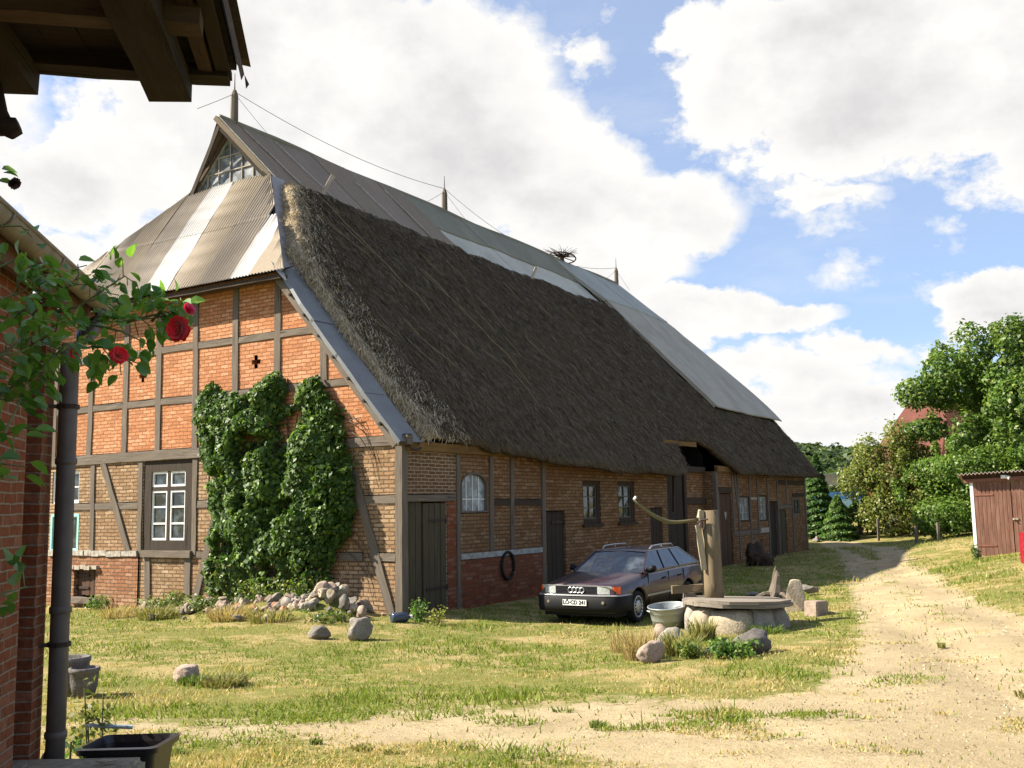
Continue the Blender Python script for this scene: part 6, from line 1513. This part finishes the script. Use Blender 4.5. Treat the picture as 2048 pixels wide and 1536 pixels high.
# flower pots further back beside the pipe
for i, (x, y, rr0, h, mm, lab) in enumerate(((-4.93,11.35,.17,.42,'stone_dark','grey weathered jar just behind the downpipe'),(-4.72,11.15,.15,.32,'stone_dark','dark clay pot right of the grey jar'))):
    pt = empty('clay_pot', (x, y, ground_z(x, y)), 0, lab, 'pot'); mb = MB(); mb.lathe([(0,0),(rr0*.72,0),(rr0*.95,h*.5),(rr0,h*.85),(rr0*1.08,h*.88),(rr0*1.08,h),(rr0*.9,h),(rr0*.8,h*.3),(0,h*.3)], 20); mb.build('body', M[mm], pt, smooth=True)
    weed_ = None

# ------------------------------------------------------------------ timber canopy overhead
can_ = empty('timber_canopy', (-1.45, 5.15, 4.42), HYAW, 'dark timber eaves of a roof overhang at the top left', 'roof overhang')
# local: x away from camera along the roof edge, y to the left, z up
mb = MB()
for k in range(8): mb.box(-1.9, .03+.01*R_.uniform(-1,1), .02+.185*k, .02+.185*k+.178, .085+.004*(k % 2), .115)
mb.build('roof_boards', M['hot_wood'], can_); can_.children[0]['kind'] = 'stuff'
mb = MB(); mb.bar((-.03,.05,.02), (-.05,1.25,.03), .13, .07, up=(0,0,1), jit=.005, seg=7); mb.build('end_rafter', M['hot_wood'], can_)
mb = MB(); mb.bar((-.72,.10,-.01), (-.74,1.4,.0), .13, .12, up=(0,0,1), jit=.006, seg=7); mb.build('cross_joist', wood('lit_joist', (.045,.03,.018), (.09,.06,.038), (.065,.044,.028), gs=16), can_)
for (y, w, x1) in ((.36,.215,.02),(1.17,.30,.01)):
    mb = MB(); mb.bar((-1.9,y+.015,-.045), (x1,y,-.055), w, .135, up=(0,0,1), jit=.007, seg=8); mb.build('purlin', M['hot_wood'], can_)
for k, y in enumerate((.075, .165)):
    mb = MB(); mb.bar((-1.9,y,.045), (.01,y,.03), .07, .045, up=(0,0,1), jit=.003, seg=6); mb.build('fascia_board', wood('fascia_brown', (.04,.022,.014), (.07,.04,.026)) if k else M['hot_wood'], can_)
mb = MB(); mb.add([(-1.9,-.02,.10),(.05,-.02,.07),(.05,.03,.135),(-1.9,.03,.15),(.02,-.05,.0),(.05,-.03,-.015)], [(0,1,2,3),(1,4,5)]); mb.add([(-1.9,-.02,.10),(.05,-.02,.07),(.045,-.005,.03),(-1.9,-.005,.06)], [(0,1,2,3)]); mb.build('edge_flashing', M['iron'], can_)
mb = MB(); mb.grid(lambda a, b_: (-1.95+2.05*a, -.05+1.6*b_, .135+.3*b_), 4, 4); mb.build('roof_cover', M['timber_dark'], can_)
mb = MB(); mb.bar((-.1,1.32,-1.25), (-.1,1.30,.08), .12, .12, jit=.006, seg=6); mb.build('post', wood('beige_post', (.20,.16,.10), (.28,.23,.15)), can_)
mb = MB(); mb.tube([(-.12,1.20,-.10),(-.12,1.17,-.28),(-.12,1.13,-.38)], [.035,.045,.05], 8); mb.tube([(-.12,1.17,-.36),(-.12,1.11,-.36),(-.12,1.07,-.345)], [.03,.06,.045], 8); mb.build('bracket', M['hot_wood'], can_, smooth=True)

# ------------------------------------------------------------------ climbing rose in front of the house
def rp(px, py, d):
    d = d*.72
    return Vector(((px-1024)/1989*d + (py-1016)*.0177/1989*d*1.0, d, 2.1+(1016.5+(1024-px)*.0177-py)/1989*d))
rose = empty('climbing_rose', (-1.35, 1.85, .5), 0, 'climbing rose branch with red blooms hanging in from the left', 'rose bush')
RO = Vector((-1.35, 1.85, .5))
rr = random.Random(12); stems = MB(); LP = []; LN = []; LS = []; LT = []; LC = []
def leaf_on(p, dirv, size, shade):
    n_ = Vector((rr.gauss(0,.6), rr.gauss(-.35,.6), 1.0+rr.gauss(0,.4))).normalized(); LP.append(p); LN.append(n_); LT.append(dirv); LS.append(size); LC.append(shade)
def spray(pts, r0, nleaf, size, shade=0.0):
    size *= .74; r0 *= .75
    P = [rp(*q) for q in pts]; stems.tube([p-RO for p in P], [r0*(1-.7*i/(len(P)-1)) for i in range(len(P))], 6)
    for k in range(nleaf):
        q = rr.uniform(.12, 1)*(len(P)-1); i = min(int(q), len(P)-2); p = P[i].lerp(P[i+1], q-i); t = (P[i+1]-P[i]).normalized()
        side = Vector((rr.gauss(0,1), rr.gauss(0,1), rr.gauss(0,1))); side = (side-t*side.dot(t)).normalized(); L = rr.uniform(.015,.042); e = p+side*L+t*rr.uniform(0,.03)
        stems.tube([p-RO, e-RO], .0012, 3)
        for m_ in range(rr.choice((1,3,3,5))): leaf_on(e+Vector((rr.gauss(0,.013), rr.gauss(0,.013), rr.gauss(0,.010))), (side+t*.5+Vector((0,0,-.3))).normalized(), size*rr.uniform(.7,1.2), shade)
for pts, n_ in (([(-90,760,2.5),(20,690,2.6),(120,640,2.7),(220,640,2.75),(310,632,2.8),(372,612,2.85)],21),([(-60,700,2.6),(40,625,2.7),(110,590,2.7),(150,545,2.72),(148,520,2.72)],13),([(60,625,2.7),(150,610,2.75),(200,575,2.75),(245,545,2.8),(272,565,2.8)],9),([(-60,830,2.5),(40,760,2.6),(120,700,2.65),(190,690,2.7),(235,702,2.7),(240,750,2.72)],16),
                ([(-80,720,2.4),(-10,650,2.5),(60,600,2.6),(90,575,2.6)],16),([(-40,540,2.6),(20,510,2.65),(45,550,2.65)],3),([(-60,380,2.6),(-10,440,2.6),(30,440,2.62),(52,462,2.62)],1),([(-80,640,2.4),(0,590,2.5),(40,575,2.5),(70,545,2.5)],8),([(150,640,2.7),(240,660,2.72),(300,690,2.75)],8),([(250,640,2.8),(330,620,2.85),(360,640,2.85)],7),([(300,640,2.8),(330,605,2.8),(350,598,2.8)],6)):
    spray(pts, .0042, n_, .042)
for pts, n_ in (([(-60,860,2.3),(10,780,2.4),(80,740,2.45),(120,690,2.5)],14),([(-50,980,2.2),(0,880,2.3),(30,820,2.35),(50,760,2.4)],7),([(-60,1000,2.1),(-20,940,2.15),(10,920,2.2),(30,880,2.25)],4),([(-60,1230,2.1),(20,1180,2.15),(60,1170,2.2)],3),([(-60,720,2.3),(40,700,2.35),(110,660,2.4)],21),([(-60,1340,2.1),(0,1300,2.1),(15,1260,2.1)],1),([(-60,330,2.6),(-10,345,2.6),(14,352,2.6)],1)):
    spray(pts, .004, n_, .042, 1.0)
me_ = []; verts = []; cols_ = []
prof = [(0,0),(.22,.28),(.5,.36),(.78,.22),(1,0),(.78,-.22),(.5,-.36),(.22,-.28)]
for p, n_, t, s, sh in zip(LP, LN, LT, LS, LC):
    n2 = (n_-t*n_.dot(t)).normalized(); b_ = t.cross(n2); g = rr.random()
    base = Vector((.055,.15,.02)).lerp(Vector((.17,.31,.05)), g)*(.8 if sh else 1.0)
    for half in (1, -1):
        q = [(0,0),(.22,.28*half),(.5,.36*half),(.78,.22*half),(1,0),(.5,0)]
        vv = [p-RO+t*(x*s)+b_*(y*s)+n2*(abs(y)*s*.35-.25*s*x*x) for x, y in q]
        quads = [(0,1,2,5),(5,2,3,4)]
        for f in quads: verts += [tuple(vv[i]) for i in f]; cols_.append(tuple(base))
soup('leaves', verts, 4, leafmat('rose_leaf', .38, .26, .5), cols_, parent=rose)
stems.build('stems', plain('rose_stem', (.10,.12,.04), .6, .3, 0, .35, 20), rose, smooth=True)['kind'] = 'stuff'
mpet, t, b = mat('red_petal', .5, .25, 0, (.72,.010,.022)); b.inputs['Sheen Weight'].default_value = .3
mpk = mat('pink_petal', .5, .25, 0, (.72,.06,.16))[0]
def bloom(c, R, m_, seed, face=(.25,-.8,.25), cup=.5):
    r = random.Random(seed); F = Vector(face).normalized(); a = F.cross(Vector((0,0,1))).normalized(); b2 = a.cross(F); mb = MB(); c = c-RO
    for ringi, (nr, rad, op, sz) in enumerate(((5,.18,.15,.55),(7,.36,.45,.68),(9,.52,.85,.75),(11,.62,1.25,.78),(10,.60,1.7,.72))):
        for k in range(nr):
            th = 2*math.pi*(k+.5*(ringi % 2))/nr+r.uniform(-.15,.15); o = a*math.cos(th)+b2*math.sin(th); tn = F.cross(o)
            w = R*sz*1.5/math.sqrt(nr)*2.0; opn = op+r.uniform(-.12,.12); d = o*math.sin(opn)+F*math.cos(opn)
            def pf(x, y):
                q = (x-.5)*2; rad2 = R*sz*y; edge = 1-.22*abs(q)**2.5*y; curl = -.12*R*y*y*(1 if ringi > 1 else -.4)
                return c+o*R*rad*.35-F*R*.35+d*rad2*1.15*edge+tn*(q*w*.5*(.35+.65*math.sin(min(1,y*1.25)*1.57)))+(o.cross(tn)*0)+F*curl*-1+o*(-.10*R*q*q)+(o*math.cos(opn)-F*math.sin(opn))*(.03*R*math.sin(q*5+ringi))
            mb.grid(pf, 4, 4)
    ob = mb.build('bloom', m_, rose, smooth=True)
    mb = MB(); mb.tube([c-F*R*.3, c-F*R*.9], [R*.28,R*.12], 6); mb.build('sepal', bpy.data.materials['rose_stem'], ob); return ob
bloom(rp(353,655,2.70), .0255, mpet, 1, (-.35,-.85,-.1)); bloom(rp(236,708,2.55), .0165, mpet, 2, (.5,-.6,.2)); o = bloom(rp(378,612,2.75), .013, mpk, 3, (.6,-.3,.4)); o['label'] = 'small pink half-open bloom'
bloom(rp(147,705,2.5), .010, mpet, 4, (.5,-.5,-.3)); bloom(rp(15,350,2.6), .012, plain('dry_rose_hip', (.06,.025,.025), .8), 5, (.6,-.2,-.5))

# ------------------------------------------------------------------ shed, far buildings
SX, SY = 14.62, 32.1
shed = empty('wooden_shed', (SX, SY, ground_z(SX, SY)), -.47, 'red-brown wooden shed with double doors and corrugated roof', 'shed')
H0, H1 = 2.36, 2.46
for i, (x0, x1) in enumerate(((.10,1.16),(1.18,2.34))):
    mb = MB(); nb_ = 9; w = (x1-x0)/nb_
    for k in range(nb_): 
        xa = x0+w*k; o_ = R_.uniform(0,9); vs = [(xa+.003,-.02+R_.uniform(-.003,.003),-.05),(xa+w-.005,-.02,-.05),(xa+w-.005,-.02,H0+.04*(xa)),(xa+.003,-.02,H0+.04*xa),(xa+.003,.03,-.05),(xa+w-.005,.03,-.05),(xa+w-.005,.03,H0+.04*xa),(xa+.003,.03,H0+.04*xa)]
        mb.add(vs, [(0,1,2,3),(0,3,7,4),(1,5,6,2)], [[(o_,0),(o_+w,0),(o_+w,2.4),(o_,2.4)],[(0,0),(0,2.4),(.05,2.4),(.05,0)],[(0,0),(.05,0),(.05,2.4),(0,2.4)]])
    dr = mb.build('door', M['redwood'], shed)
    for hz_ in (.38, 1.98):
        mb = MB(); a = (x0+.02, x0+.55) if i == 0 else (x1-.55, x1-.02); mb.box(a[0], a[1], -.036, -.021, hz_-.025, hz_+.025); mb.build('hinge', plain('painted_strap', (.22,.095,.065), .7), dr)
    if i == 1:
        mb = MB(); mb.box(1.16, 1.32, -.05, -.021, 1.18, 1.24); mb.tube([(1.2,-.06,1.21),(1.2,-.09,1.17)], .02, 6); mb.build('latch', M['timber_pale'], dr)
mb = MB(); mb.box(.0,.095,-.03,.07,-.1,H0+.03); mb.build('corner_post', M['white_paint'], shed)
mb = MB(); mb.box(.005,.06,.07,3.4,-.1,H0); mb.box(.06,3.4,3.34,3.4,-.1,H0); mb.box(3.34,3.4,.0,3.34,-.1,H0+.1); mb.box(2.36,3.34,.0,.05,-.1,H0+.1); mb.build('wall', M['redwood'], shed)
mb = MB(); mb.bar((-.16,-.06,H0+.06), (3.6,-.06,H0+.20), .11, .05, up=(0,-1,0), jit=.002, seg=4); mb.build('fascia', wood('light_red_fascia', (.19,.09,.062), (.25,.125,.09)), shed)
mb = MB(); mb.add([(-.2,-.02,H0+.10),(3.6,-.02,H0+.24),(3.6,-.02,H0+.42),(-.2,-.02,H0+.28)], [(0,1,2,3)]); mb.build('gable_board', M['plank_brown'], shed)
def shr(a, b_, off=0): x = -.34+4.1*a; return (x, -.30+4.0*b_, H0+.30+.04*x-.25*b_+.026*math.sin(x*2*math.pi/.115)+off)
mb = MB(); mb.grid(lambda a, b_: shr(a, b_), 288, 6); mb.grid(lambda a, b_: shr(a, b_, -.012), 288, 6, flip=True); mb.grid(lambda a, b_: (shr(a,0)[0], -.302+.0*b_, shr(a,0)[2]-.03*b_), 288, 1); mb.build('roof', sheetmat('shed_roof_sheet', (.26,.22,.19), (.34,.30,.26), (.20,.15,.12)), shed, smooth=True)
mb = MB(); mb.box(.92,1.05,-.2,-.07,H0+.12,H0+.22); mb.tube([(1.05,-.13,H0+.18),(1.16,-.16,H0+.13)], [.05,.07], 8); mb.build('lamp', M['white_paint'], shed)
# red-roofed house behind the trees
rh = empty('far_house', (29.6, 66.0, ground_z(28, 66)-1.3), .25, 'house with steep red tiled roof half hidden behind the trees', 'house')
mb = MB(); mb.box(-4.6, 4.6, -4, 4, -1, 4.4); mb.add([(-4.6,4,4.4),(4.6,4,4.4),(0,4,9.6)], [(2,1,0)]); mb.build('wall', M['brick_red'], rh)
mt = sheetmat('red_roof_tiles', (.092,.030,.022), (.115,.040,.028), (.078,.027,.021), .8, .2, 0, (3,3,3))
mb = MB()
for s in (-1, 1): mb.add([(s*5.1,-4.4,3.9),(s*5.1,4.4,3.9),(0,4.4,9.75),(0,.5,9.75)], [(0,1,2,3) if s > 0 else (3,2,1,0)]); mb.add([(s*5.1,-4.4,3.75),(s*5.1,4.4,3.75),(0,4.4,9.6),(0,.5,9.6)], [(0,1,2,3)])
mb.add([(-5.1,-4.4,3.9),(5.1,-4.4,3.9),(0,.5,9.75)], [(0,1,2)]); mb.build('roof', mt, rh)
# blue and white hall in the distance
bh = empty('far_hall', (31.5, 93.0, .9), .1, 'low blue hall with a white roof seen far beyond the barn', 'hall')
mb = MB(); mb.box(-2.5, 9, 0, 8, -1, 2.2); mb.build('wall', plain('blue_cladding', (.10,.26,.50), .6, .3, 0, .15, 2), bh)
mb = MB(); mb.box(-2.5, 9, -.02, -.005, .6, 1.5); mb.build('window_band', plain('pale_blue_glazing', (.32,.52,.58), .2, .5), bh)
mb = MB(); mb.bar((-3,-.4,3.35), (9.5,-.4,2.0), .9, .12, up=(0,-1,0)); mb.add([(-3,-.8,3.9),(9.5,-.8,2.5),(9.5,8.5,2.7),(-3,8.5,4.1)], [(0,1,2,3)]); mb.build('roof', M['sheet_light'], bh)
